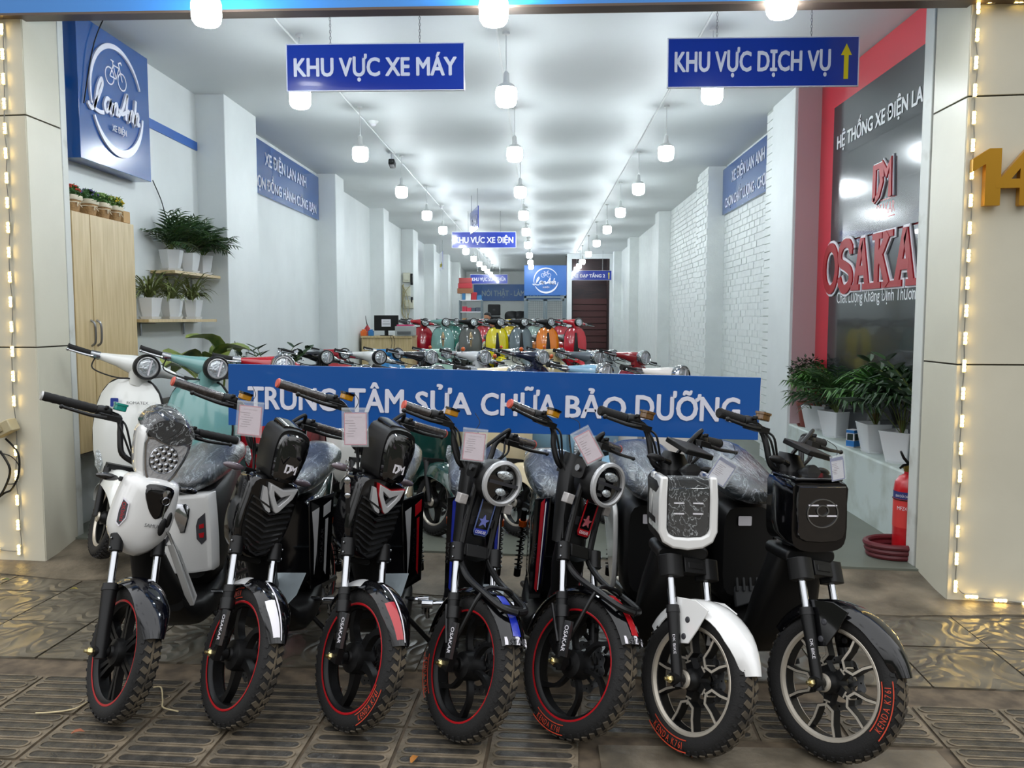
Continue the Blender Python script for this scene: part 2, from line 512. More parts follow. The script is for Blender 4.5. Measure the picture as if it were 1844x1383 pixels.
# ------------------------------------------------------------------ walls
q = MB(); q.box((-3.04, 19.4, 1.65), (.2, 29.4, 3.5)); wl = struct(mk('wall_left', q, M_wall))
for (y0, y1) in ((7.1, 7.9), (10.96, 11.43), (14.36, 14.85), (17.7, 18.4), (21.2, 21.7), (24.6, 25.1), (28, 28.5)):
    q = MB(); q.box((-2.825, (y0 + y1) / 2, 1.69), (.27, y1 - y0, 3.3)); mk('pier', q, M_wall, wl, bev=.006)
q = MB(); q.box((-2.935, 5.98 + .56, 2.87), (.016, 1.1, .07)); q.box((-2.935, 4.97, 2.87), (.016, .12, .07)); mk('blue_tape_stripe', q, mat('blue_tape', (28, 92, 176), .4), wl)
q = MB(); q.box((2.47, 5.7, 1.65), (.2, 2.6, 3.5)); struct(mk('wall_right_front', q, M_wall))
q = MB(); q.box((2.45, 17.4, 1.65), (.2, 20.8, 3.5), mi=1)
wr = struct(mk('wall_right', q, [M_wall, M_brick]))
q = MB(); q.box((2.245, 7.37, 1.69), (.25, .66, 3.3)); mk('pier', q, M_wall, wr, bev=.006)
q = MB(); q.box((2.256, 7.034, 1.69), (.228, .012, 3.3)); mk('pink_panel', q, M_pink, wr)
for (y0, y1) in ((7.7, 7.93), (10.6, 11.2), (14.9, 15.35), (19.6, 20.1), (23.6, 24.0)):
    q = MB(); q.box((2.245, (y0 + y1) / 2, 1.69), (.22, y1 - y0, 3.3)); mk('pier', q, M_mortar if y0 < 8 else M_brick, wr)
def brick_m():
    q = MB(); q.box((0, 0, 0), (.012, .205, .066)); return q
def bricks(x, y0, y1, zs, rng, out):
    r = 0
    for z in zs:
        y = y0 + (.107 if r % 2 else 0) * (1 if y1 - y0 > .5 else 0); r += 1
        while y + .1 < y1 + .05:
            out.append((x + rng.uniform(-.002, .003), y + .107, z)); y += .214
rg = random.Random(5); L = []
zs = [.12 + .0745 * i for i in range(43)]
bricks(2.134, 7.70, 7.93, zs, rg, L)
bricks(2.349, 7.95, 10.6, zs, rg, L)
L.sort(key=lambda p: p[1])
for p in L[:300]:
    mk('brick', brick_m, M_brick, wr, 'brick', M=T(*p) @ RX(rg.uniform(-.5, .5)))
q = MB()
for p in L[300:]: q.box(p, (.012, .205, .066))
L2 = []
bricks(2.349, 11.2, 14.9, zs, rg, L2); bricks(2.134, 10.6, 11.2, zs, rg, L2)
for p in L2: q.box((p[0] - .002, p[1], p[2]), (.012, .205, .066))
o = mk('far_bricks', q, M_brick, wr, flat=True); o['kind'] = 'stuff'
q = MB(); q.box((-.25, 19.4, CEIL + .08), (6.0, 29.8, .16)); ceil = struct(mk('ceiling', q, M_ceil))
q = MB(); q.box((-.25, 33.6, 1.65), (6.0, .2, 3.5)); struct(mk('wall_back', q, M_wall))

# facade pillars clad in cream panels
def slab_seg(p0, p1, z0, z1, t, g=.004):
    p0 = Vector(p0); p1 = Vector(p1); d = (p1 - p0).normalized(); n = Vector((d.y, -d.x))
    a = p0 + d * g; c = p1 - d * g
    q = MB(); q.prism([(a.x, a.y), (c.x, c.y), (c.x + n.x * t, c.y + n.y * t), (a.x + n.x * t, a.y + n.y * t)], z0 + g, z1 - g); return q
def pillar(side, plan, segs, zcuts, jamb):
    q = MB(); q.prism(plan, -.05, 3.5); w = struct(mk('wall_front_' + side, q, M_gap))
    for (a, c) in segs:
        for i in range(len(zcuts) - 1):
            mk('cladding_panel', slab_seg(a, c, zcuts[i], zcuts[i + 1], .012), M_panel, w, bev=.0015)
    q = MB(); q.box(*jamb); mk('door_jamb', q, mat('jamb_paint', (206, 208, 202), .5, rgb2=(160, 158, 146), nscale=5, nlo=.2, nhi=.42), w, bev=.004)
    return w
pillar('left', [(-5.2, fY(-5.2) + .012), (-2.812, 4.512), (-2.812, 4.86), (-5.2, 5.2)],
       [((-5.2, fY(-5.2) + .012), (-2.80, 4.512)), ((-2.812, 4.5), (-2.812, 4.83))], (.0, 1.24, 2.51, 3.45), ((-2.862, 4.866, 1.7), (.12, .06, 3.3)))
pillar('right', [(2.022, 4.03), (4.6, fY(4.6) + .012), (4.6, 4.45), (2.022, 4.40)],
       [((2.01, 4.032), (4.6, fY(4.6) + .012)), ((2.022, 4.36), (2.022, 4.02))], (.0, 1.18, 2.44, 3.45), ((2.07, 4.43, 1.7), (.12, .10, 3.3)))
# fascia above the entrance
d = Vector((1, -.0998, 0)).normalized(); nrm = Vector((-.0998, -1, 0)).normalized()
def fac(px, py, off=.03):
    dr = ray(px, py); o0 = Vector((-2.8, 4.5, 0)) + nrm * off
    t = (o0 - Vector((0, 0, 1.4))).dot(nrm) / dr.dot(nrm)
    return Vector((0, 0, 1.4)) + dr * t
a, c = fac(0, 27), fac(1680, 0)
sl = (c.z - a.z) / (c.x - a.x)
x0, x1 = -5.0, 4.6
q = MB()
P = []
for x in (x0, x1):
    z = a.z + sl * (x - a.x); y = fY(x)
    for (off, zz) in ((.05, z), (.05, 4.2), (-.04, 4.2), (-.04, z)):
        P.append(Vector((x, y, zz)) + nrm * off)
q.add(P, [(0, 1, 2, 3), (7, 6, 5, 4), (0, 4, 5, 1), (3, 2, 6, 7), (0, 3, 7, 4), (1, 5, 6, 2)])
fascia = tag(mk('shop_fascia', q, mat('fascia_blue', (40, 128, 208), .3, coat=.4)), 'blue shop fascia board running across the top of the entrance', 'fascia')
q = MB()
P = []
for x in (x0, x1):
    z = a.z + sl * (x - a.x); y = fY(x)
    for (off, zz) in ((.056, z - .012), (.056, z), (-.04, z), (-.04, z - .012)): P.append(Vector((x, y, zz)) + nrm * off)
q.add(P, [(0, 1, 2, 3), (7, 6, 5, 4), (0, 4, 5, 1), (3, 2, 6, 7), (0, 3, 7, 4), (1, 5, 6, 2)])
mk('edge_trim', q, mat('fascia_trim', (98, 84, 74), .4, metal=.5), fascia)
q = MB(); q.box((-.2, 6, 3.9), (10, 3.4, .1)); q.box((-.2, 4.72, 3.65), (9.6, .12, .5)); struct(mk('upper_floor_slab', q, M_wall))

# ledge on the right with the black sign board above it
q = MB(); q.box((2.255, 5.73, .245), (.25, 2.62, .53)); ledge = struct(mk('trim_ledge', q, mat('ledge_paint', (196, 206, 202), .6, rgb2=(168, 176, 166), nscale=4, nlo=.3, nhi=.5), bev=.012))

# ------------------------------------------------------------------ LED strings on the facade
M_led = mat('warm_led', (255, 236, 170), .3, emit=(255, 214, 120), estr=LED_POWER)
M_wire = mat('grey_wire', (120, 118, 110), .5)
M_ledbody = mat('led_module_body', (236, 228, 200), .4)
def led_body():
    q = MB(); q.box((0, 0, 0), (.014, .008, .062)); return q
def led_dots():
    q = MB()
    for k in (-1, 0, 1): q.box((0, -.006, k * .02), (.013, .006, .013))
    return q
def led_string(label, pts, group=None):
    t = thing('led_string', label, 'led string', T(*pts[0][0]))
    inv = t.matrix_world.inverted()
    path = []
    rz = math.degrees(math.atan2(-.0998, 1))
    for (p, ang) in pts:
        M = T(*p) @ RZ(rz) @ RY(ang)
        mdl = mk('led_module', led_body, M_ledbody, t, 'ledb', M=inv @ M)
        mk('led', led_dots, M_led, mdl, 'ledd')
        path += [inv @ (M @ Vector((0, 0, .04))), inv @ (M @ Vector((.006, 0, .065)))]
    q = MB(); q.tube(catmull([inv @ (Vector(p) + Vector((random.uniform(-.008, .008), -.002, 0))) for p, a_ in pts], 4), .0028, 5)
    mk('wire', q, M_wire, t)
pl = []
for k in range(22):
    y = 53 + k * 44.6; x = 4 + (35 - 4) * (y - 53) / (985 - 53)
    p = fac(x, y, .012); pl.append((p, 0))
pl.append((fac(-8, 989, .012), 90)); pl.append((fac(-50, 989, .012), 90))
led_string('warm LED string running down the edge of the left cream pillar', pl)
pl = []
for k in range(22):
    y = 14 + k * 49.6; x = 1761 + (1720 - 1761) * (y - 14) / (1055 - 14)
    pl.append((fac(x, y, .012), 0))
for x in (1749, 1801, 1852): pl.append((fac(x, 1074 + (x - 1749) * .13, .012), 90))
led_string('warm LED string down the right cream pillar and along its foot', pl)
pl = [(fac(x, 3, .012), 90) for x in (1790, 1838, 1886)]
led_string('short warm LED string above the gold house number', pl)
# house number
ONE = [(-.075, .085), (-.005, .131), (.05, .131), (.05, -.131), (-.018, -.131), (-.018, .06), (-.075, .025)]
for ch, px, lab in (('1', 1779, 'gold metal house number digit one on the right pillar'), ('4', 1828, 'gold metal house number digit four on the right pillar')):
    p = fac(px, 320, .03); q = MB()
    q.prism(ONE, -.018, .018) if ch == '1' else q.text(ch, .3, depth=.06, bold=.02, height=.262)
    tag(mk('house_number', q, mat('gold_metal', (205, 152, 52), .28, metal=.85), M=T(*p) @ RZ(-5.7) @ RX(90), ang=30), lab, 'house number')
# junction box and cables on the left pillar
p = fac(8, 772, .05)
t = thing('junction_box', 'cream electrical junction box on the left pillar', 'junction box', T(*p) @ RZ(-5.7) @ RY(-25))
q = MB(); q.box((0, 0, 0), (.13, .07, .07)); mk('housing', q, mat('cream_plastic', (178, 166, 132), .5), t, bev=.005)
q = MB(); q.box((-.02, -.04, .005), (.07, .012, .04)); mk('cover', q, mat('cream_plastic2', (150, 138, 108), .5), t, bev=.003)
q = MB(); f0 = [fac(x, y, .02) for x, y in ((10, 790), (32, 815), (34, 850), (22, 880), (8, 888), (-8, 900))]
q.tube(catmull(f0, 5), .006, 6); f0 = [fac(x, y, .03) for x, y in ((0, 812), (18, 845), (8, 880), (-10, 905))]
q.tube(catmull(f0, 5), .007, 6)
f0 = [fac(x, y, .015) for x, y in ((-5, 815), (20, 822), (34, 840), (30, 868), (10, 872))]
q.tube(catmull(f0, 5), .003, 5)
tag(mk('cable_bundle', q, M_black), 'black cables looping down from the box on the left pillar', 'cable')

# ------------------------------------------------------------------ ceiling lamps
M_bulb = mat('lit_bulb', (255, 255, 255), .4, emit=(240, 250, 255), estr=LAMP_POWER)
M_sock = mat('bulb_socket', (216, 218, 216), .45)
def bulb_m():
    return MB().lathe([(0, -.085), (.03, -.084), (.055, -.076), (.067, -.06), (.071, -.035), (.071, .02), (.066, .038)], 20)
def sock_m():
    return MB().lathe([(.066, .038), (.06, .052), (.045, .064), (.024, .072), (.02, .1), (.019, .135), (.008, .15)], 16)
def cord_m():
    q = MB(); q.tube([(0, 0, .14), (0, 0, .4)], .004, 6); q.lathe([(0, .385), (.025, .39), (.025, .41), (0, .41)], 12); return q
ORD = ['first', 'second', 'third', 'fourth', 'fifth', 'sixth', 'seventh', 'eighth', 'ninth', 'tenth', 'eleventh', 'twelfth', 'thirteenth', 'fourteenth', 'fifteenth']
rows = (('left', -1.62, [4.08, 5.66, 7.55, 9.8, 12.0, 14.0, 16.2, 18.4, 20.6, 22.6, 24.4, 26.0, 27.6, 29.2, 30.8]),
        ('middle', -.222, [4.12, 5.66, 7.6, 9.85, 12.05, 14.3, 16.8, 19.6, 22.0, 23.9]),
        ('right', 1.145, [4.06, 5.62, 7.6, 9.65, 11.75, 14.0, 16.5, 19.2, 21.8, 23.6, 25.0]))
for nm, X, ys in rows:
    for i, Y in enumerate(ys):
        # the front pair hangs from the soffit just behind the fascia
        t = thing('ceiling_lamp', 'lit white bulb lamp, %s from the entrance in the %s ceiling row' % (ORD[i], nm), 'lamp', T(X, Y, 2.905), 'bulb lamps of the %s ceiling row' % nm)
        mk('bulb', bulb_m, M_bulb, t, 'bulb'); mk('socket', sock_m, M_sock, t, 'sock'); mk('cord', cord_m, M_sock, t, 'cord')
    q = MB(); q.tube([(X - .06, ys[0] + .5, CEIL - .008), (X - .06, ys[-1] + .4, CEIL - .008)], .009, 6)
    tag(mk('ceiling_conduit', q, M_sock), 'white cable conduit on the ceiling along the %s lamp row' % nm, 'conduit')
# detectors and cctv
for (px, py, Y, lab) in ((673, 262, 8.1, 'nearest to the entrance'), (795, 408, 14.0, 'further down the ceiling')):
    p = PY(px, py, Y); p.z = CEIL
    q = MB(); q.lathe([(0, -.03), (.03, -.028), (.048, -.01), (.05, 0)], 16)
    q2 = MB(); q2.ell((0, 0, -.03), (.028, .028, .02))
    t = thing('motion_sensor', 'round white ceiling motion sensor, %s' % lab, 'sensor', T(*p)); mk('base', q, M_sock, t); mk('dome', q2, M_label, t)
p = PY(706, 302, 9.6)
t = thing('security_camera', 'small black security camera hanging under the left ceiling', 'camera', T(p.x, p.y, CEIL))
q = MB(); q.lathe([(0, -.02), (.04, -.015), (.045, 0)], 14); q.tube([(0, 0, -.01), (0, 0, -.1)], .012, 8); mk('mount', q, M_sock, t)
q = MB(); q.box((0, 0, 0), (.07, .12, .07)); hb = mk('housing', q, M_black, t, M=T(.005, -.02, -.13) @ RX(-15), bev=.012)
q = MB(); q.lathe([(0, .01), (.022, .008), (.026, 0), (.026, -.02)], 16); mk('lens', q, M_glassd, hb, M=T(0, -.06, 0) @ RX(90))

# ------------------------------------------------------------------ hanging and wall signs
M_arrow = mat('yellow_arrow', (236, 214, 20), .4)
def chain(px, py0, Y, zb):
    q = MB(); 
    p = PY(px, py0, Y); z = CEIL; k = 0
    while z > zb:
        c = [(p.x + (.005 * math.cos(t) if k % 2 else 0), Y + (0 if k % 2 else .005 * math.cos(t)), z - .011 + .011 * math.sin(t)) for t in [2 * PI * i / 8 for i in range(8)]]
        q.tube(c, .0016, 4, closed=True); z -= .018; k += 1
    return q
def hang_sign(label, x0, y0, x1, y1, Y, text, chains, arrow=False, cond=None, tw=None, shift=0, chain_geo=True):
    a, c = PY(x0, y0, Y), PY(x1, y1, Y); w = c.x - a.x; h = a.z - c.z
    ctr = (a + c) / 2
    t = thing('hanging_sign', label, 'sign', T(*ctr))
    q = MB(); q.box((0, 0, 0), (w, .012, h)); mk('sign_panel', q, M_blue2, t, bev=.001)
    q = MB(); g = .006
    for (cx, cz, sx, sz) in ((0, h / 2, w + g, g), (0, -h / 2, w + g, g), (-w / 2, 0, g, h), (w / 2, 0, g, h)): q.box((cx, 0, cz), (sx, .015, sz))
    mk('edge_strip', q, M_signw, t)
    q = MB(); q.text(text, 1, bold=.034, width=w * (tw or .92), height=h * (.62 if any(u in text for u in 'ỰỊỤẠ') else .6), depth=.0)
    mk('lettering', q, M_signw, t, M=T(shift * w, -.0075, 0) @ RX(90))
    if arrow:
        q = MB(); s = h * .36; q.prism([(0, s), (.28 * s * 1.1, .35 * s), (.13 * s, .35 * s), (.13 * s, -s), (-.13 * s, -s), (-.13 * s, .35 * s), (-.28 * s * 1.1, .35 * s)], 0, .001)
        mk('arrow', q, M_arrow, t, M=T(w * .435, -.0075, 0) @ RX(90))
    for px in chains:
        if chain_geo: q = chain(px, y0, Y, a.z - .005)
        else:
            p = PY(px, y0, Y); q = MB(); q.tube([(p.x, Y, a.z - .005), (p.x, Y, CEIL)], .004, 5)
        mk('chain', q, M_steel, t, M=T(*(-ctr)))
    return t
hang_sign('blue hanging sign reading KHU VỰC XE MÁY near the entrance', 516, 81, 836, 162, 5.0, 'KHU VỰC XE MÁY', (595, 756))
hang_sign('blue hanging sign reading KHU VỰC DỊCH VỤ with yellow up arrow', 1203, 70, 1544, 155, 5.0, 'KHU VỰC DỊCH VỤ', (1291, 1461), arrow=True, tw=.82, shift=-.055)
hang_sign('blue hanging sign reading KHU VỰC XE ĐIỆN halfway down the shop', 814, 418, 929, 446, 14.8, 'KHU VỰC XE ĐIỆN', (843, 901), chain_geo=False)
hang_sign('small blue hanging sign reading KHU VỰC SỬA CHỮA at the rear left', 847, 494.5, 914, 511, 23.5, 'KHU VỰC SỬA CHỮA', (860, 900), chain_geo=False)
hang_sign('blue sign reading XE ĐẠP TẦNG 2 with arrow by the dark stairway', 1029, 487.5, 1101, 504.5, 23.4, 'XE ĐẠP TẦNG 2', (1045, 1085), arrow=True, tw=.8, shift=-.06, chain_geo=False)
for (X, Y, z0, z1, wd, txt, lab, arr) in ((-.98, 12.6, 2.72, 3.05, .9, 'XE MÁY', 'blue sign hung edge on above the middle aisle', False), (-2.42, 20.5, 2.6, 3.04, .8, 'KHO', 'small edge-on blue sign with yellow arrow by the left wall', True)):
    t = thing('hanging_sign', lab, 'sign', T(X, Y, (z0 + z1) / 2) @ RZ(-78))
    h = z1 - z0
    q = MB(); q.box((0, 0, 0), (wd, .012, h)); mk('sign_panel', q, M_blue2, t)
    if arr:
        q = MB(); q.prism([(.3, 0), (.12, .09), (.12, .04), (-.25, .04), (-.25, -.04), (.12, -.04), (.12, -.09)], 0, .002)
        for s in (1, -1): mk('arrow', q, M_arrow, t, M=(T(0, -.008, -.1) @ RX(90)) if s > 0 else (RZ(180) @ T(0, -.008, -.1) @ RX(90)))
    else:
        q = MB(); q.text('XE MÁY', 1, bold=.02, width=wd * .85, height=h * .5)
        for s in (1, -1): mk('lettering', q, M_signw, t, M=(T(0, -.008, 0) @ RX(90)) if s > 0 else (RZ(180) @ T(0, -.008, 0) @ RX(90)))
    for s in (-1, 1): mk('chain', MB().tube([(s * wd * .4, 0, h / 2), (s * wd * .4, 0, CEIL - (z0 + z1) / 2)], .004, 5), M_steel, t)

def bike_icon(q, s, mi=0, M=None, w=.07):
    for cx in (-.62, .62): q.ribbon(circ(.42, 28, cx, 0), w, 0, .08 + cx * .02, (M or I4) @ Matrix.Scale(s, 4), mi, closed=True)
    for pth in ([(-.62, 0), (-.25, .62), (.32, .62), (0, 0), (-.25, .62)], [(-.62, 0), (0, 0)], [(.62, 0), (.28, .85), (.5, .95), (.62, .85)], [(-.27, .62), (-.33, .8)], [(-.5, .82), (-.18, .8)]):
        q.ribbon(pth, w, 0, .095 + .012 * len(pth) + pth[0][1] * .02 + pth[-1][0] * .01, (M or I4) @ Matrix.Scale(s, 4), mi)
SCRIPT = [ # flowing strokes of the shop's script name, unit = letter height
    [(-2.55, -.35), (-2.2, -.55), (-1.95, -.2), (-1.85, .5), (-1.62, .95), (-1.5, .7), (-1.75, .1), (-2.0, -.42), (-1.6, -.55), (-1.2, -.5)],
    [(-.75, .15), (-1.05, .2), (-1.2, -.15), (-1.0, -.4), (-.8, -.1), (-.72, .15), (-.78, -.25), (-.6, -.4)],
    [(-.5, .12), (-.5, -.4), (-.42, -.05), (-.22, .15), (-.12, 0), (-.12, -.4)],
    [(0.0, -.38), (.35, .05), (.62, .72), (.7, .72), (.7, .0), (.72, -.4)], [(.02, -.05), (.3, -.2), (.62, -.05), (.95, .1)],
    [(.98, .12), (.98, -.38), (1.05, -.05), (1.22, .15), (1.32, 0), (1.32, -.38)],
    [(1.5, .75), (1.5, -.4), (1.57, -.05), (1.75, .15), (1.85, 0), (1.85, -.35), (2.05, -.3)]]
def logo(q, Rr, d=.012):
    S = Matrix.Diagonal((1, 1, d / .08, 1))
    n = 40
    q.ribbon(circ(Rr, n, 0, 0, 25, 196), [Rr * (.035 + .06 * math.sin(PI * i / (n - 1))) for i in range(n)], 0, d)
    q.ribbon(circ(Rr, n, 0, 0, 208, 352), [Rr * (.04 + .11 * math.sin(PI * i / (n - 1))) for i in range(n)], 0, d)
    bike_icon(q, Rr * .38, M=T(0, Rr * .42, 0) @ S)
    for si, st in enumerate(SCRIPT): q.ribbon([(p.x, p.y) for p in catmull([(a * Rr * .42 + b_ * Rr * .08, b_ * Rr * .42 - Rr * .14, 0) for a, b_ in st], 5)], Rr * .075, 0, d + .0008 * si)
    q.text('XE ĐIỆN', 1, T(0, -Rr * .56, d), height=Rr * .2, width=Rr * .55, bold=.02)
# big logo sign on the left wall
t = thing('logo_sign', 'large blue square logo sign with white bicycle and script lettering', 'sign', T(-2.87, 5.5, 2.82))
q = MB(); q.box((0, 0, 0), (.13, .92, .87)); mk('sign_panel', q, M_blue, t, bev=.002)
q = MB(); logo(q, .34); mk('raised_lettering', q, M_signw, t, flat=True, M=T(.066, 0, .02) @ Matrix(((0, 0, 1, 0), (1, 0, 0, 0), (0, 1, 0, 0), (0, 0, 0, 1))))
q = MB(); q.tube(catmull([(.1, -.1, .6), (.09, -.3, .3), (.075, -.42, -.1)], 5), .004, 5); mk('power_cable', q, M_black, t)
for s, X, y0, y1, l1, l2, lab in ((1, -2.925, 7.95, 10.94, 'XE ĐIỆN LAN ANH', 'CHỌN ĐỒNG HÀNH CÙNG BẠN', 'long blue wall banner high on the left wall between piers'),
                                   (-1, 2.325, 7.95, 10.58, 'XE ĐIỆN LAN ANH', 'CHỌN CHẤT LƯỢNG - CHỌN UY TÍN', 'long blue wall banner high on the right brick wall')):
    t = thing('wall_banner', lab, 'sign', T(X, (y0 + y1) / 2, 2.98))
    q = MB(); q.box((0, 0, 0), (.03, y1 - y0, .56)); mk('sign_panel', q, M_blue, t, bev=.002)
    W = y1 - y0
    q = MB()
    if s > 0: q.text(l1, 1, T(.12, .12, 0), bold=.03, height=.22, width=W * .52); q.text(l2, 1, T(.1, -.14, 0), bold=.03, height=.22, width=W * .83)
    else: q.text(l1, 1, T(-.1, .12, 0), bold=.03, height=.22, width=W * .55); q.text(l2, 1, T(.06, -.14, 0), bold=.03, height=.22, width=W * .92)
    A = Matrix(((0, 0, 1, 0), (1, 0, 0, 0), (0, 1, 0, 0), (0, 0, 0, 1))) if s > 0 else Matrix(((0, 0, -1, 0), (-1, 0, 0, 0), (0, 1, 0, 0), (0, 0, 0, 1)))
    mk('lettering', q, M_signw, t, M=T(.017 * s, 0, 0) @ A)

# black board with red surround on the right wall
A = Matrix(((0, 0, -1, 0), (-1, 0, 0, 0), (0, 1, 0, 0), (0, 0, 0, 1)))     # faces -X; plan x runs toward the entrance
t = thing('brand_board', 'glossy black brand board with red surround and OSAKAR lettering', 'sign', T(2.35, 5.75, 1.9))
q = MB(); q.box((0, 0, .01), (.03, 2.56, 2.78)); mk('red_surround', q, mat('red_board', (196, 30, 50), .3, coat=.5), t)
M_bboard = mat('black_glossy_board', (26, 30, 34), .16, coat=.4)
q = MB(); q.box((-.02, -.1, -.06), (.02, 2.36, 1.2 + .04)); q.box((-.02, -.1, .62 + .04), (.02, 2.36, .1))
q = MB(); q.box((-.02, -.16, .62), (.02, 2.2, 1.06)); mk('black_panel', q, M_bboard, t, bev=.001)
q = MB(); q.box((-.02, -.16, -.65), (.02, 2.2, 1.46)); mk('black_panel', q, M_bboard, t, bev=.001)
BX = -.0305
def onb(px0, py0, px1, py1):  # centre and size on the board of a picture box
    a = PX(px0, py0, 2.32); c = PX(px1, py1, 2.32)
    return (a + c) / 2 - Vector((2.35, 5.75, 1.9)), abs(a.y - c.y), a, c
def bm(y, z, rot=0): return T(BX, y, z) @ A @ RZ(rot)
q = MB(); q.text('HỆ THỐNG XE ĐIỆN LAN ANH', 1, bold=.03, width=1.86, height=.19)
y_l = PX(1508, 262, 2.32); 
mk('lettering', q, mat('board_white', (226, 228, 230), .4), t, M=bm(y_l.y - 5.75 - .93, PX(1600, 200, 2.32).z - 1.9))
# DM emblem
ctr = PX(1594, 327, 2.32)
q = MB()
for mi, w, h in ((0, .075, .008), (1, .05, .018)):
    q.ribbon([(-.14, -.15), (-.14, .15), (-.04, .15), (-.02, .0), (-.07, -.11), (-.14, -.15)][:6], w, 0, h, None, mi)
    q.ribbon([(.0, .04), (.0, .15), (.06, .06), (.12, .15), (.12, -.15)], w, 0, h + .001, None, mi)
mk('emblem', q, [M_label, M_letter_red], t, flat=True, M=bm(ctr.y - 5.75, ctr.z - 1.9) @ Matrix.Diagonal((1, .76, 1, 1)))
ctr = PX(1594, 375, 2.32)
q = MB(); q.text('OSAKAR', 1, height=.075, width=.3); q.box((0, .06, 0), (.3, .006, .002)); q.box((0, -.06, 0), (.3, .006, .002))
mk('lettering', q, M_red, t, M=bm(ctr.y - 5.75, ctr.z - 1.9))
# serifed OSAKAR, red with white edge
def serif_word(q, word, H, W, mi, gw, h0_):
    adv = {'O': 1.0, 'S': .82, 'A': 1.0, 'K': 1.02, 'R': .98}
    tot = sum(adv[c] for c in word); x = 0; sx = W / tot
    for c in word:
        cx = (x + adv[c] / 2) * sx - W / 2; x += adv[c]; a = sx * .40; st = []
        sv = []; h = h0_
        if c == 'O': st = [circ(1, 22)]; 
        if c == 'S': st = [[(.85, .6), (.5, .97), (-.3, 1), (-.8, .65), (-.7, .2), (0, 0), (.7, -.25), (.85, -.65), (.3, -1), (-.4, -.98), (-.85, -.55)]]; sv = [(.85, .72, 0), (-.85, -.7, 0)]
        if c == 'A': st = [[(-.8, -1), (-.06, .88), (.06, .88), (.8, -1)], [(-.5, -.3), (.5, -.3)]]; sv = [(-.8, -1, 1), (.8, -1, 1)]
        if c == 'K': st = [[(-.6, -1), (-.6, 1)], [(-.5, -.05), (.65, 1)], [(-.15, .2), (.75, -1)]]; sv = [(-.6, -1, 1), (-.6, 1, 1), (.65, 1, 1), (.75, -1, 1)]
        if c == 'R': st = [[(-.6, -1), (-.6, 1)], [(-.6, .95), (.3, .95), (.7, .5), (.3, .05), (-.6, .05)], [(.05, .05), (.75, -1)]]; sv = [(-.6, -1, 1), (-.6, 1, 1), (.78, -1, 1)]
        for si, s_ in enumerate(st):
            P = [(cx + px * a, py * H / 2 * .9) for px, py in s_]
            if c == 'S': P = [(p.x, p.y) for p in catmull([(u, v, 0) for u, v in P], 4)]
            q.ribbon(P, gw, 0, h + .0008 * si, None, mi, closed=(c == 'O'))
        for (px, py, k) in sv:
            h = h - .00035
            if k: q.box((cx + px * a, py * H / 2 * .9, h / 2), (gw * 1.1 + a * .6, gw * .62, h), mi=mi)
            else: q.box((cx + px * a, py * H / 2 * .9, h / 2), (gw * .5, H * .2, h), mi=mi)
y0 = PX(1486, 480, 2.32).y; zc = PX(1570, 472, 2.32).z
q = MB(); serif_word(q, 'OSAKAR', .37, 2.0, 0, .105, .010); serif_word(q, 'OSAKAR', .37, 2.0, 1, .068, .02)
mk('raised_lettering', q, [M_label, M_letter_red], t, flat=True, M=bm(y0 - 5.75 - 1.0, zc - 1.9))
y0 = PX(1507, 540, 2.32).y; zc = PX(1570, 532, 2.32).z
q = MB(); q.text('Chất Lượng Khẳng Định Thương Hiệu', 1, width=1.62, height=.14)
mk('lettering', q, MATS['board_white'], t, M=bm(y0 - 5.75 - .81, zc - 1.9))
# ------------------------------------------------------------------ two-wheelers: shared pieces
# body frame: x forward, y to the rider's left, z up, origin on the ground under the front axle
def tyre_m(R, w, seed=0):
    def f():
        q = MB(); ri = R - .062
        prof = [(ri, -w * .36), (ri + .01, -w * .47), (ri + .03, -w * .5), (R - .022, -w * .46), (R - .008, -w * .34), (R - .003, -w * .16), (R - .002, 0)]
        prof = prof + [(r, -z) for r, z in prof[-2::-1]]
        q.lathe(prof, 56, AY)
        for k in range(44):
            a = 360 * k / 44
            for s in (1, -1):
                A_ = RY(a + (0 if s > 0 else 4.1))
                # chevron tread blocks that run over the shoulder
                q.box((0, 0, 0), (.017, w * .30, .0042), A_ @ T(0, s * w * .19, R - .0025) @ RX(-s * 14) @ RZ(s * 34), 1)
                q.box((0, 0, 0), (.010, w * .16, .004), A_ @ T(.008, s * w * .41, R - .0135) @ RX(-s * 52) @ RZ(s * 12))
        q.lathe([(R - .0005, -w * .05), (R + .0005, 0), (R - .0005, w * .05)], 56, AY, 1)
        return q
    return f
def rim_m(R, kind):
    def f():
        q = MB(); a = R - .062
        q.lathe([(a + .006, -.030), (a + .004, -.033), (a - .004, -.031), (a - .008, -.022), (a - .013, -.018), (a - .013, .018), (a - .008, .022), (a - .004, .031), (a + .004, .033), (a + .006, .030), (a - .002, .026), (a - .002, -.026)], 56, AY, 0, loop=True)
        if kind == 'star':
            for s in (1, -1):
                q.lathe([(a + .006, s * .0305), (a + .001, s * .0335), (a - .006, s * .0325), (a - .0125, s * .0235), (a - .012, s * .021)], 56, AY, 1)
            hr = .032
        else: hr = .05 if kind == 'five' else .044
        q.lathe([(0, -.052), (.022, -.052), (.024, -.044), (hr, -.036), (hr + .004, -.02), (hr + .004, .02), (hr, .036), (.022, .044), (0, .046)], 24, AY, 0)
        if kind == 'star': q.lathe([(0, -.068), (.012, -.068), (.026, -.066), (.029, -.058), (.022, -.052)], 24, AY, 1)
        return q
    return f
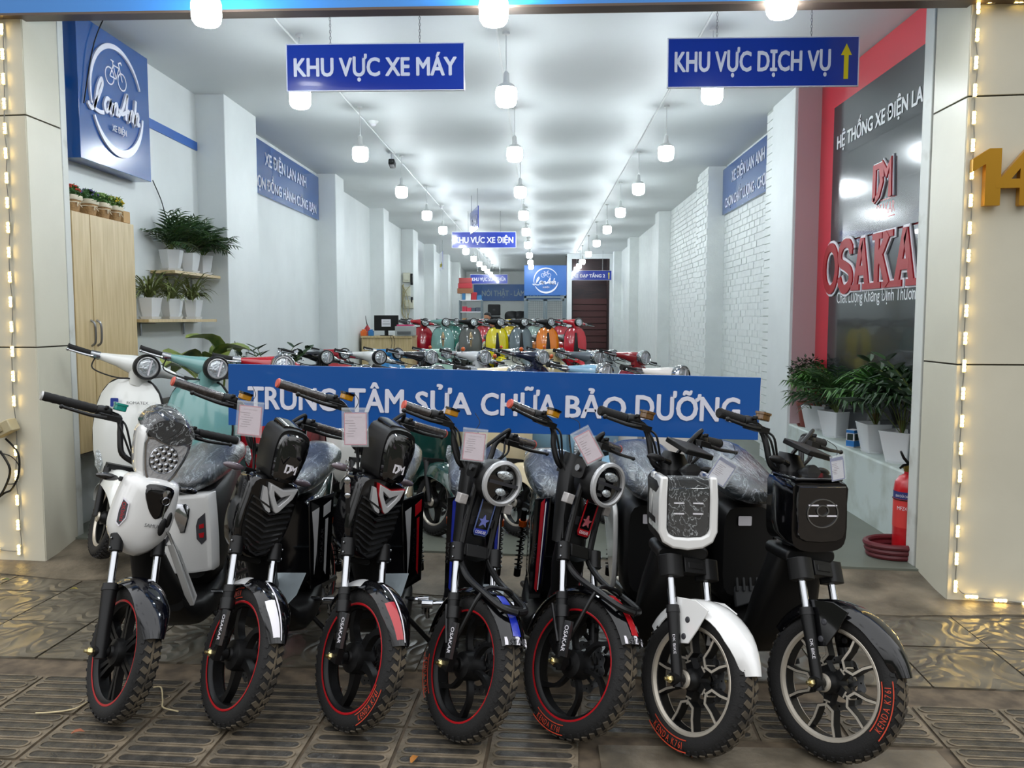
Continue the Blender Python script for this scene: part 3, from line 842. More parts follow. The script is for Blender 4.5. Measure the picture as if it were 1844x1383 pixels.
def spoke_m(R, kind):
    def f():
        q = MB(); a = R - .070
        if kind == 'five':
            P = catmull([(.03, 0, 0), (.07, .012, 0), (.12, .012, 0), (a, -.012, 0)], 4)
            q.ribbon([(p.x, p.y) for p in P], [.044, .040, .036, .032, .028, .026, .024, .022, .021, .021, .023, .026, .030], -.014, .014, FY)
        elif kind == 'six':
            for s in (-1, 1): q.ribbon([(.03, s * .012), (.09, s * .010), (a, s * .017)], [.02, .014, .017], -.012, .012, FY)
        elif kind == 'curve':
            P = catmull([(.03, 0, 0), (.06, .02, 0), (.11, .028, 0), (a, .0, 0)], 5)
            q.ribbon([(p.x, p.y) for p in P], [.022] * 3 + [.013] * 10 + [.018] * 3, -.011, .011, FY)
        else:
            br = [[(.03, 0), (.062, 0), (.074, .012), (.098, .026), (a, .019)], [(.03, 0), (.062, 0), (.074, -.012), (.098, -.026), (a, -.019)]]
            # a short stem that forks into two kinked arms
            q.ribbon([(.02, 0), (.078, 0)], [.034, .022], -.016, .016, FY)
            for s in (1, -1):
                P = [(.070, s * .002), (.082, s * .026), (a - .045, s * .033), (a + .002, s * .052)]
                q.ribbon(P, .012, -.016, .016, FY)
                q.ribbon(P, .0075, -.0185, .0185, FY, 1)
            q.ribbon([(.055, 0), (.080, 0)], .0045, -.0185, .0185, FY, 1)
            q.ribbon([(.058, -.011), (.058, .011)], .005, -.0185, .0185, FY, 1)
        return q
    return f
def disc_m():
    q = MB(); n = 72
    q.ringprism([((.085 + .004 * math.sin(12 * t)) * math.cos(t), (.085 + .004 * math.sin(12 * t)) * math.sin(t)) for t in [2 * PI * i / n for i in range(n)]],
                circ(.060, n), -.0015, .0015, FY)
    for k in range(6): q.ribbon([(.03 * math.cos(R_(60 * k)), .03 * math.sin(R_(60 * k))), (.063 * math.cos(R_(60 * k + 22)), .063 * math.sin(R_(60 * k + 22)))], .012, -.0015, .0015, FY)
    for k in range(18):
        t = R_(20 * k); q.lathe([(0, -.0022), (.0032, -.0022), (.0032, .0022), (0, .0022)], 8, T(.0725 * math.cos(t), 0, .0725 * math.sin(t)) @ AY, 1)
    return q
def arc_text(word, r, size, a0, red=True):
    """lettering bent along the tyre wall, reading around the axle"""
    def f():
        q = MB(); tot = 0; ws = []
        for c in word:
            v, fc, w, h = text_geo(c if c != ' ' else '.', .02, 0); ws.append(w * size * .8 + size * .18)
        tot = sum(ws); x = -tot / 2
        span = math.degrees((tot + size * 1.2) / r) / 2
        pts = [R_(a0 + s) for s in [-span + 2 * span * i / 20 for i in range(21)]]
        out = [((r + size * .75) * math.cos(t), (r + size * .75) * math.sin(t)) for t in pts]; inn = [((r - size * .75) * math.cos(t), (r - size * .75) * math.sin(t)) for t in pts]
        o2 = [((r + size * .62) * math.cos(t), (r + size * .62) * math.sin(t)) for t in pts]; i2 = [((r - size * .62) * math.cos(t), (r - size * .62) * math.sin(t)) for t in pts]
        q.ringprism(out, o2, .0, .0006, FY, 0, False); q.ringprism(i2, inn, .0, .0006, FY, 0, False)
        for c, w in zip(word, ws):
            am = a0 + math.degrees((x + w / 2) / r); x += w
            if c == ' ': continue
            q.text(c, size, FY @ RZ(am + 90) @ T(0, -r, .0008), 0, height=size * .8, width=max(size * .1, w - size * .2))
        return q
    return f
M_tread = mat('tyre_tread', (34, 32, 31), .8)
def wheel(parent, name, M, R=.24, w=.075, kind='five', stripe=True, rim=None, disc=True, brand=None, dust=None, key='', rimkind=None):
    mats = [M_black, M_mach]
    wl_ = mk(name, rim_m(R, rimkind or kind), mats if rim is None else [M_black, rim], parent, 'rim%s%s' % (R, rimkind or kind), M=M)
    k = '%s%s' % (R, w)
    mk('tyre', tyre_m(R, w), [M_rubber, dust or M_tread], wl_, 'tyre' + k)
    n = {'five': 5, 'six': 6, 'curve': 6, 'star': 5, 'ten': 5}[kind]
    for i in range(n): mk('spoke', spoke_m(R, kind), mats if kind == 'star' else [M_satin], wl_, 'spoke%s%s' % (R, kind), M=RY(360 * i / n + 17))
    if stripe:
        mk('rim_stripe', lambda: MB().lathe([(R - .0635, -.0335), (R - .0585, -.0352), (R - .0560, -.0345), (R - .0600, -.0325)], 56, AY, 0, loop=True).lathe([(R - .0635, .0335), (R - .0585, .0352), (R - .0560, .0345), (R - .0600, .0325)], 56, AY, 0, loop=True), stripe, wl_, 'stripe%s' % R)
    if disc: mk('brake_disc', disc_m, [M_steel, M_black], wl_, 'disc', M=T(0, .042, 0))
    if brand:
        a0, sz = brand
        mk('tyre_lettering', arc_text('KENDA K761', R - .030, sz, a0), mat('orange_red_print', (198, 66, 40), .5), wl_, 'bt%s%s' % (a0, sz), M=T(0, -w * .505, 0))
    return wl_
def fender_m(R, a0, a1, w, drop=.03, tip0=.35, tip1=.6, n=18, th=.003, off=0.016):
    def f():
        q = MB(); rings = []
        for i in range(n + 1):
            t = i / n; a = R_(a0 + (a1 - a0) * t)
            ww = w * min(1, tip0 + (1 - tip0) * min(1, t / .22)) * min(1, tip1 + (1 - tip1) * min(1, (1 - t) / .3))
            ring = []
            for sgn, tt in ((1, 0), (-1, th)):
                for j in range(9):
                    u = (-1 + 2 * j / 8) * sgn
                    r = R + off + .010 * (1 - u * u) - drop * abs(u) ** 5 - tt
                    ring.append((r * math.cos(a), u * ww / 2 * (1 - (.04 if tt else 0)), r * math.sin(a)))
            rings.append(ring)
        return q.loft(rings)
    return f
def solve_pose(X, Y, th, lean, G, R, R2, wb, wc):
    """root matrix so both tyres rest on the ground and the front one touches at X,Y"""
    eps = 0; zoff = 0
    base = RZ(th - 90) @ RX(-lean)
    def low(Mw, c, r):
        p = Mw @ Vector(c); n = (Mw.to_3x3() @ Vector((0, 1, 0))).normalized()
        z = Vector((0, 0, 1)); d = (z - n * n.z).normalized()
        return p - d * (r + .0005)
    for _ in range(4):
        M = T(0, 0, 0) @ base @ RY(eps)
        f = low(M @ G, wc, R); r = low(M, (-wb, 0, R2), R2)
        eps += math.degrees(math.atan((r.z - f.z) / -wb)) * -1 if False else math.degrees((f.z - r.z) / wb) * -1
    M = base @ RY(eps); f = low(M @ G, wc, R)
    return T(X - f.x, Y - f.y, -f.z) @ M
def steer_G(delta, rake, R, off=.035):
    S = T(-off, 0, R)
    return S @ RY(-rake) @ RZ(delta) @ RY(rake) @ S.inverted()

def fork(t, G, R, wid=.072, bridge='clamp', sl=.19, sr=.019, grey=None):
    k = '%s%s%s%s' % (R, wid, bridge, sr)
    dx = math.tan(R_(24))
    def P(z, s): return (-(z - R) * dx, s * wid, z)
    for s in (-1, 1):
        def slider():
            q = MB(); q.tube([P(R - .022, s), P(R + .03, s), P(R + .08, s), P(R + sl, s)], [sr * .9, sr, sr * .95, sr * 1.12], 12)
            q.tube([P(R + sl, s), P(R + sl + .022, s)], [sr * 1.25, sr * 1.1], 12)
            q.lathe([(0, -.026), (.019, -.026), (.019, .022), (0, .022)], 12, T(0, s * wid, R) @ AY)
            return q
        sl_ = mk('fork_slider', slider, grey or M_black, t, 'sl%s%s' % (k, s), M=G)
        mk('fork_stanchion', lambda: MB().tube([P(R + sl, s), P(.575, s)], .0135, 12), M_chrome, t, 'st%s%s' % (k, s), M=G)
        mk('axle_nut', lambda: MB().lathe([(0, 0), (.006, 0), (.007, -.004 * 1), (.0135, -.006), (.0135, -.014), (.009, -.02), (.006, -.02), (.006, -.03), (0, -.031)][::-1], 6, T(0, -wid - .026 if s < 0 else wid + .026, R) @ (AY if s < 0 else RX(90))), M_brass, t, 'nut%s%s' % (k, s), M=G)
    if bridge == 'clamp':
        def br():
            q = MB()
            for s in (-1, 1):
                q.tube([P(.552, s), P(.612, s)], .0245, 12)
                q.box((0, 0, 0), (.03, .05, .034), T(-.17, s * .045, .588) @ RY(-24))
                for zz in (.566, .598): q.lathe([(0, 0), (.0055, 0), (.0055, .006), (0, .006)], 6, T(P(zz, s)[0] + .012, s * (wid + .022), zz) @ (RX(-90) if s > 0 else RX(90)), 1)
            q.box((0, 0, 0), (.06, .09, .045), T(-.18, 0, .585) @ RY(-24)); return q
        mk('fork_bridge', br, [M_black, M_steel], t, 'br' + k, M=G, bev=.003)
    else:
        def br():
            q = MB()
            for s in (-1, 1): q.prism(rrect(.066, .07, .018), -.036, .036, T(-.142, s * wid, .563) @ RY(-24) )
            q.box((0, 0, 0), (.05, .1, .05), T(-.138, 0, .57) @ RY(-24)); q.box((.026, 0, 0), (.004, .07, .022), T(-.138, 0, .57) @ RY(-24)); return q
        mk('fork_bridge', br, M_black, t, 'brD' + k, M=G, bev=.004)

def bars(t, G, grip_end=None, wrap=False, amber=M_amber, dz=0, style='riser', hose=True, half=.335, grey=False):
    k = '%s%s%s%s' % (dz, style, half, wrap)
    z1 = 1.055 + dz
    def path(s):
        if style == 'riser': return catmull([(-.345, s * .02, .90 + dz), (-.35, s * .06, .915 + dz), (-.372, s * .088, .97 + dz), (-.385, s * .10, 1.02 + dz), (-.392, s * .135, 1.052 + dz), (-.40, s * .18, z1), (-.425, s * half, z1 + .004)], 5)
        return catmull([(-.33, s * .03, .86), (-.345, s * .085, .885), (-.365, s * .105, .95), (-.385, s * .115, 1.03 + dz), (-.395, s * .15, 1.052 + dz), (-.425, s * half, z1 + .004)], 5)
    def hb():
        q = MB(); P = path(-1)[::-1] + path(1); q.tube(P, .011, 10)
        q.box((-.347, 0, .905 + dz), (.05, .07, .04)); q.tube([(-.30, 0, .80), (-.345, 0, .905 + dz)], .02, 12)
        return q
    h = mk('handlebar', hb, M_satin, t, 'hb' + k, M=G)
    for s in (-1, 1):
        g0, g1 = (-.407, s * .208, z1 + .001), (-.426, s * (half + .008), z1 + .004)
        def grip():
            q = MB(); n = 14; P = [Vector(g0).lerp(Vector(g1), i / n) for i in range(n + 1)]
            q.tube(P, [.0165 + .0012 * (i % 2) for i in range(n + 1)], 12)
            q.tube([Vector(g1), Vector(g1) + Vector((-.0005, s * .006, 0))], [.019, .016], 12, mi=1); return q
        mk('grip', grip, [M_rubber if not wrap else mat('wrapped_grip', (64, 58, 56), .2, coat=1, noise=.6, nscale=60, bump=.6, bscale=50), grip_end or M_rubber], h, 'gr%s%s' % (k, s))
        def hous():
            q = MB(); q.tube([(-.4, s * .15, z1), (-.402, s * .165, z1), (-.404, s * .19, z1), (-.406, s * .206, z1)], [.018, .022, .0215, .018], 12)
            q.box((-.385, s * .165, z1 - .016), (.045, .07, .022)); q.box((-.378, s * .178, z1 + .018), (.016, .012, .014)); return q
        mk('switch_housing', hous, M_black, h, 'sh%s%s' % (k, s), bev=.003)
        def lev():
            q = MB(); q.box((-.36, s * .165, z1 - .018), (.03, .075, .02))
            q.tube(catmull([(-.35, s * .18, z1 - .018), (-.347, s * .24, z1 - .022), (-.36, s * .335, z1 - .016)], 5), [.0085, .0055], 8)
            q.ell((-.36, s * .338, z1 - .016), (.0085, .0085, .0085)); return q
        mk('brake_lever', lev, M_steel if grey else M_satin, h, 'lv%s%s' % (k, s))
    if amber:
        mk('fluid_reservoir', lambda: MB().prism(rrect(.04, .044, .01), 0, .024, T(-.385, -.13, z1 + .016)), amber, h, 'rv' + k, bev=.004)
        mk('reservoir_cap', lambda: MB().prism(rrect(.046, .048, .01), 0, .008, T(-.385, -.13, z1 + .038)), M_gloss if amber is M_amber else amber, h, 'rc' + k)
    def hoses():
        q = MB()
        for i, (yy, sg) in enumerate(((.13, 1), (.15, 1), (-.13, -1), (-.11, -1))):
            q.tube(catmull([(-.37, yy, z1 - .02), (-.34, yy * .9, z1 - .07 + .01 * i), (-.335, yy * .5, .93 + dz), (-.32 + .006 * i, sg * .035, .84), (-.26, sg * .03, .70), (-.23, sg * .028, .62)], 5), .0042, 6)
        q.tube(catmull([(-.38, .14, z1), (-.345, .115, z1 + .03), (-.335, .06, z1 - .02), (-.345, .02, .97 + dz), (-.33, .02, .85)], 5), .0075, 8)
        return q
    if hose: mk('control_cables', hoses, M_black, t, 'ho' + k, M=G)
    return h
def signals(t, M, y=.13, x=-.26, z=.83, kind='leaf', col=None):
    for s in (-1, 1):
        def f():
            q = MB(); q.tube([(x - .01, s * .05, z), (x, s * y * .8, z + .004)], .009, 8)
            if kind == 'leaf': q.ell((x + .005, s * (y + .02), z + .004), (.014, .042, .014), mi=1)
            else: q.box((x + .005, s * (y + .0), z), (.03, .034, .036), mi=1)
            return q
        mk('turn_signal', f, [M_black, col or M_glassd], t, 'sg%s%s%s%s%s' % (y, x, z, kind, s), M=M, bev=.003 if kind != 'leaf' else 0)

def seat(t, color=None, dz=0, dx=0, w=1.0):
    st = [(-.585, .10, .04, .715), (-.62, .17, .085, .72), (-.70, .225, .115, .735), (-.82, .255, .13, .755), (-.95, .27, .145, .785), (-1.07, .275, .16, .81), (-1.17, .25, .14, .82), (-1.23, .17, .09, .82), (-1.25, .08, .04, .82)]
    def f():
        q = MB(); rings = []
        rr = random.Random(4)
        for (x, ww, h, z) in st:
            rg_ = ring_pts((x + dx, 0, z + dz), (0, 1, 0), (0, 0, 1), ww * w, h, 22, 2.3)
            rings.append([p + Vector((0, rr.uniform(-.003, .003), rr.uniform(-.003, .003))) for p in rg_])
        return q.loft(rings)
    return mk('seat', f, color or M_wrap, t, 'seat%s%s%s' % (dz, dx, w), sub=1)
def side_stand(t, Mroot, foot):
    q = MB(); inv = Mroot.inverted(); fx = inv @ Vector((foot[0], foot[1], .012))
    q.tube([(-.62, .06, .26), fx], .010, 8); q.tube([fx + Vector((0, 0, .02)), fx], [.012, .016], 8)
    mk('side_stand', q, M_satin, t)
def rear_end(t, kind='five', R=.24, stripe=None, color=M_black, spring=M_orange):
    wheel(t, 'rear_wheel', T(-1.2, 0, R), R, .075, kind, stripe)
    mk('rear_fender', fender_m(R, 40, 175, .10, off=.02), color, t, 'rf%s' % R, M=T(-1.2, 0, R))
    def arm():
        q = MB()
        for s in (-1, 1): q.tube([(-.72, s * .05, .27), (-1.2, s * .075, R)], .015, 8)
        return q
    mk('swing_arm', arm, M_satin, t, 'arm')
    for s in (-1, 1):
        def sp():
            q = MB(); a, b_ = Vector((-1.12, s * .115, .29)), Vector((-1.0, s * .115, .62))
            q.tube([a, b_], .006, 8)
            P = [a.lerp(b_, .12 + .62 * i / 90) + Vector((.017 * math.cos(2 * PI * i / 10), .017 * math.sin(2 * PI * i / 10), 0)) for i in range(91)]
            q.tube(P, .0038, 5); q.tube([a, a.lerp(b_, .12)], .017, 10)
            q.tube([a.lerp(b_, .76), a.lerp(b_, .84)], .02, 10, 1); q.tube([a.lerp(b_, .84), b_], .014, 10); return q
        mk('shock_absorber', sp, [M_satin, spring], t, 'shk%s' % s)
def footpegs(t):
    for s in (-1, 1):
        def pg():
            q = MB(); q.tube(catmull([(-.66, s * .10, .27), (-.66, s * .17, .26), (-.68, s * .175, .20)], 4), .009, 8)
            q.tube([(-.66, s * .155, .262), (-.66, s * .20, .262)], .018, 10); return q
        mk('pedal_crank', pg, M_chrome, t, 'peg%s' % s)
def step_frame(t, key, floor_w=.24, col=None):
    nw = 1.0 if key == 'A' else .62
    """neck, belly and floorboard shell of a step-through bike"""
    def neck():
        q = MB(); rings = []
        for (x, z, w, d_) in ((-.34, .86, .07, .07), (-.30, .76, .085, .08), (-.255, .64, .10, .09), (-.285, .53, .12, .09), (-.335, .42, .16 * nw, .09), (-.385, .32, .21 * nw, .09), (-.45, .245, .235, .08)):
            rings.append(ring_pts((x, 0, z), (0, 1, 0), (.87, 0, -.2), w, d_, 16, 3))
        return q.loft(rings)
    mk('neck_shell', neck, col or M_black, t, 'neck' + key)
    def belly():
        q = MB(); rings = []
        for (x, z0, z1, w) in ((-.36, .27, .335, .20), (-.42, .215, .30, .235), (-.52, .17, .285, .25), (-.66, .17, .28, .25), (-.78, .20, .31, .235), (-.86, .27, .38, .20)):
            rings.append(ring_pts((x, 0, (z0 + z1) / 2), (0, 1, 0), (0, 0, 1), w, z1 - z0, 16, 4))
        return q.loft(rings)
    mk('floorboard', belly, col or M_black, t, 'belly' + key)
def under_seat(t, key, col, w=.2):
    def f():
        q = MB(); rings = []
        for (x, z0, z1, ww) in ((-.66, .33, .69, w * .9), (-.70, .29, .71, w), (-.82, .29, .71, w * 1.05), (-.98, .42, .74, w * .95), (-1.15, .60, .77, w * .7), (-1.3, .68, .78, w * .4)):
            rings.append(ring_pts((x, 0, (z0 + z1) / 2), (0, 1, 0), (0, 0, 1), ww, z1 - z0, 16, 5))
        return q.loft(rings)
    return mk('under_seat_body', f, col, t, 'us' + key)

BK = {}
def start_bike(name, label, cat, cpx, th, steer, lean, R=.24, rake=24, wb=1.2, group=None):
    c = PZ(cpx[0], cpx[1], 0)
    G = steer_G(steer, rake, R)
    M = solve_pose(c.x, c.y, th, lean, G, R, R, wb, (0, 0, R))
    t = thing(name, label, cat, M, group)
    side_stand(t, M, tuple(M @ Vector((-.66, .20 + .02, 0)))[:2])
    return t, M, G

# ------------------------------------------------------------------ bike with the white shield
GRP = 'electric bikes parked in the front row'
t, M, G = start_bike('electric_bike', 'white electric bike with LED lens headlight, leftmost in the front row', 'electric bike', (187, 1297), 2, 48, -3, R=.235, group=GRP)
wheel(t, 'front_wheel', G @ T(0, 0, .235), .235, .078, 'six', M_red, dust=M_dust)
rear_end(t, 'six', .235, None)
fork(t, G, .235, .078, sr=.024)
M_gblue = mat('gloss_navy_black', (6, 7, 14), .1, coat=.35, spec=.4)
mk('front_fender', fender_m(.235, 28, 150, .125, drop=.022, tip0=.55, tip1=.7), M_gblue, t, 'fA', M=G @ T(0, 0, .235))
bars(t, G, M_silver, amber=M_teal, style='deep', half=.385, dz=-.03)
signals(t, G, .135, -.23, .80)
def lampA():
    P = smooth_poly([(-.088, .085), (-.05, .115), (.05, .115), (.088, .085), (.088, .03), (.07, -.06), (.045, -.115), (0, -.13), (-.045, -.115), (-.07, -.06), (-.088, .03)], 3)
    q = MB(); q.shell(P, [(-.32, .8, .75, 0, .885), (-.28, 1.06, .9, 0, .885), (-.215, 1.1, .95, 0, .88), (-.185, 1.03, .92, 0, .875), (-.178, .96, .86, 0, .872)]); return q
hl = mk('headlight', lampA, M_white, t, 'lampA', M=G @ T(.012, 0, .052))
mk('reflector', lambda: MB().shell(smooth_poly([(-.075, .055), (0, .04), (.075, .055), (.06, -.04), (.035, -.095), (0, -.105), (-.035, -.095), (-.06, -.04)], 3), [(-.20, 1.06, 1.0, 0, .872), (-.173, 1.04, .98, 0, .872), (-.168, .98, .92, 0, .872)]), mat('lamp_reflector', (214, 216, 220), .2, metal=.6, bump=.4, bscale=60), hl)
TR = smooth_poly([(-.079, .055), (0, .04), (.079, .055), (.063, -.04), (.037, -.095), (0, -.105), (-.037, -.095), (-.063, -.04)], 3)
mk('lens_edge', lambda: MB().ringprism([(a * 1.05, b_ * 1.05) for a, b_ in TR], [(a * .97, b_ * .96) for a, b_ in TR], -.19, -.165, T(0, 0, .872) @ FX), M_chrome, hl)
def leds():
    q = MB()
    q.lathe([(.05, 0), (.053, .004), (.056, 0)], 28, T(-.169, 0, .858) @ RY(90))
    for r, n in ((.0, 1), (.026, 7), (.0435, 12)):
        for i in range(n):
            a = 2 * PI * i / n; q.ell((-.168, r * math.cos(a), .858 + r * math.sin(a)), (.0045, .0105 if n < 12 else .009, .0105 if n < 12 else .009), n=10, m=6)
    return q
mk('led_lens', leds, M_chrome, hl)
mk('visor', lambda: MB().shell(smooth_poly([(-.092, -.01), (-.06, .045), (0, .06), (.06, .045), (.092, -.01), (.05, -.045), (0, -.055), (-.05, -.045)], 3), [(-.33, .6, .6, 0, 1.01), (-.29, 1, 1.1, 0, .99), (-.21, 1.04, 1.15, 0, .965), (-.17, .95, .95, 0, .95)]), M_gloss, hl)
mk('plastic_wrap', lambda: MB().shell(smooth_poly([(-.098, -.01), (-.064, .05), (-.02, .055), (.01, .068), (.066, .049), (.098, -.01), (.05, -.05), (0, -.062), (-.05, -.05)], 3), [(-.335, .65, .6, 0, 1.015), (-.29, 1.0, 1.04, 0, .997), (-.205, 1.02, 1.04, 0, .975), (-.165, .93, .88, 0, .962)]), M_film, hl)
def shieldA():
    P = smooth_poly([(-.085, .14), (-.10, .10), (-.108, 0), (-.10, -.07), (-.06, -.125), (0, -.152), (.06, -.125), (.10, -.07), (.108, 0), (.10, .10), (.085, .14), (.03, .15), (-.03, .15)], 3)
    return MB().shell(P, [(-.245, .9, .92, 0, .69), (-.235, 1.0, 1.0, 0, .69), (-.20, 1.04, 1.02, 0, .69), (-.165, 1.0, .99, 0, .69), (-.135, .86, .88, 0, .695), (-.118, .62, .68, 0, .70), (-.112, .3, .36, 0, .705)])
sh = mk('front_shield', shieldA, M_white, t, 'shieldA', M=G)
mk('key_panel', lambda: MB().shell(smooth_poly([(-.055, .0), (-.03, -.055), (0, -.09), (.02, -.095), (.045, -.07), (.058, .0), (.04, .03), (-.04, .03)], 3), [(-.19, 1, 1, 0, .79), (-.122, 1, 1, .005, .785), (-.110, .84, .84, .005, .775)]), M_gloss, sh)
mk('sticker', lambda: MB().prism(smooth_poly([(-.016, .05), (.014, .035), (.018, -.02), (0, -.055), (-.016, -.045), (-.02, .0)], 1), 0, .003, T(-.136, -.094, .70) @ RZ(-49) @ FX).prism(smooth_poly([(-.012, .043), (.010, .03), (.014, -.018), (0, -.048), (-.012, -.04), (-.016, .0)], 1), 0, .0045, T(-.136, -.094, .70) @ RZ(-49) @ FX, 1).text('OKbikes', .02, T(-.136, -.094, .70) @ RZ(-49) @ FX @ T(0, 0, .005) @ RZ(-82), 2, height=.016, width=.07), [M_label, M_dark, M_red], sh)
mk('lettering', lambda: MB().text('SAMURAI', .02, T(-.106, .02, .668) @ FX, height=.013, width=.075), M_dark, sh)
def key_():
    q = MB(); q.lathe([(0, 0), (.016, .0), (.016, .008), (0, .01)], 16, T(-.112, .03, .79) @ RY(90), 1)
    q.tube([(-.10 + .0, .032 + .014 * math.cos(t_), .765 + .014 * math.sin(t_)) for t_ in [2 * PI * i / 14 for i in range(14)]], .0015, 5, 1, closed=True)
    q.tube([(-.10, .034, .75), (-.098, .036, .70)], .003, 5, 1); q.ell((-.088, .04, .672), (.008, .014, .034)); q.ell((-.094, .06, .70), (.006, .010, .03), M=None); return q
mk('key_and_fob', key_, [M_black, M_chrome], sh)
step_frame(t, 'A')
M_white2 = mat('white_trim', (214, 214, 212), .25, coat=.5)
mk('side_trim', lambda: MB().prism([(-.20, .62), (-.22, .60), (-.40, .30), (-.42, .31), (-.30, .52)], -.125, -.115, FY).prism([(-.24, .56), (-.40, .28), (-.44, .31), (-.30, .52)], -.125, -.10, RX(0) @ FY), M_white2, t, 'trimA', bev=.002)
mk('floor_badge', lambda: MB().prism(rrect(.09, .035, .01), 0, .002, T(-.50, .03, .288) @ RZ(20)).prism(rrect(.05, .006, .002), .002, .003, T(-.50, .038, .288) @ RZ(20), 1).prism(rrect(.05, .006, .002), .002, .003, T(-.50, .024, .288) @ RZ(20), 1), [M_label, M_dark], t, 'fbA')
us = under_seat(t, 'A', M_black, .2)
def boxA():
    P = smooth_poly([(-.085, .17), (.085, .17), (.105, .14), (.105, -.12), (.08, -.165), (-.08, -.165), (-.105, -.12), (-.105, .14)], 3)
    return MB().shell(P, [(-.69, 1.16, 1, 0.01, .53), (-.63, 1.16, 1, 0.01, .53), (-.614, 1.1, .97, 0.01, .53), (-.607, .98, .9, 0.01, .53)])
bx_ = mk('battery_cover', boxA, M_white, t, 'boxA')
hexo = [(-.022, .062), (.022, .062), (.036, .04), (.03, .0), (.01, -.06), (-.01, -.06), (-.03, .0), (-.036, .04)]
mk('chrome_inlay', lambda: MB().shell(hexo, [(-.61, 1, 1, .012, .60), (-.603, 1, 1, .012, .60), (-.598, .85, .88, .012, .60)]), M_chrome, bx_, 'hexA')
for s in (-1, 1):
    mk('sticker', lambda: MB().prism([(-.01, .05), (.022, .075), (.022, -.04), (.0, -.06), (-.02, -.035), (-.02, .02)], 0, .0015, T(-.606, .01 + s * .08, .545) @ FX @ Matrix.Diagonal((s, 1, 1, 1))).prism([(-.006, .025), (.014, .03), (.014, .012), (-.006, .008)], .0015, .003, T(-.606, .01 + s * .08, .545) @ FX @ Matrix.Diagonal((s, 1, 1, 1)), 1).prism([(-.010, -.012), (.014, -.008), (.010, -.03), (-.006, -.03)], .0015, .003, T(-.606, .01 + s * .08, .545) @ FX @ Matrix.Diagonal((s, 1, 1, 1)), 1), [M_dark, M_red], bx_, 'stA%s' % s, flat=True)
seat(t, dz=.02); footpegs(t)
BK[1] = (t, M, G)

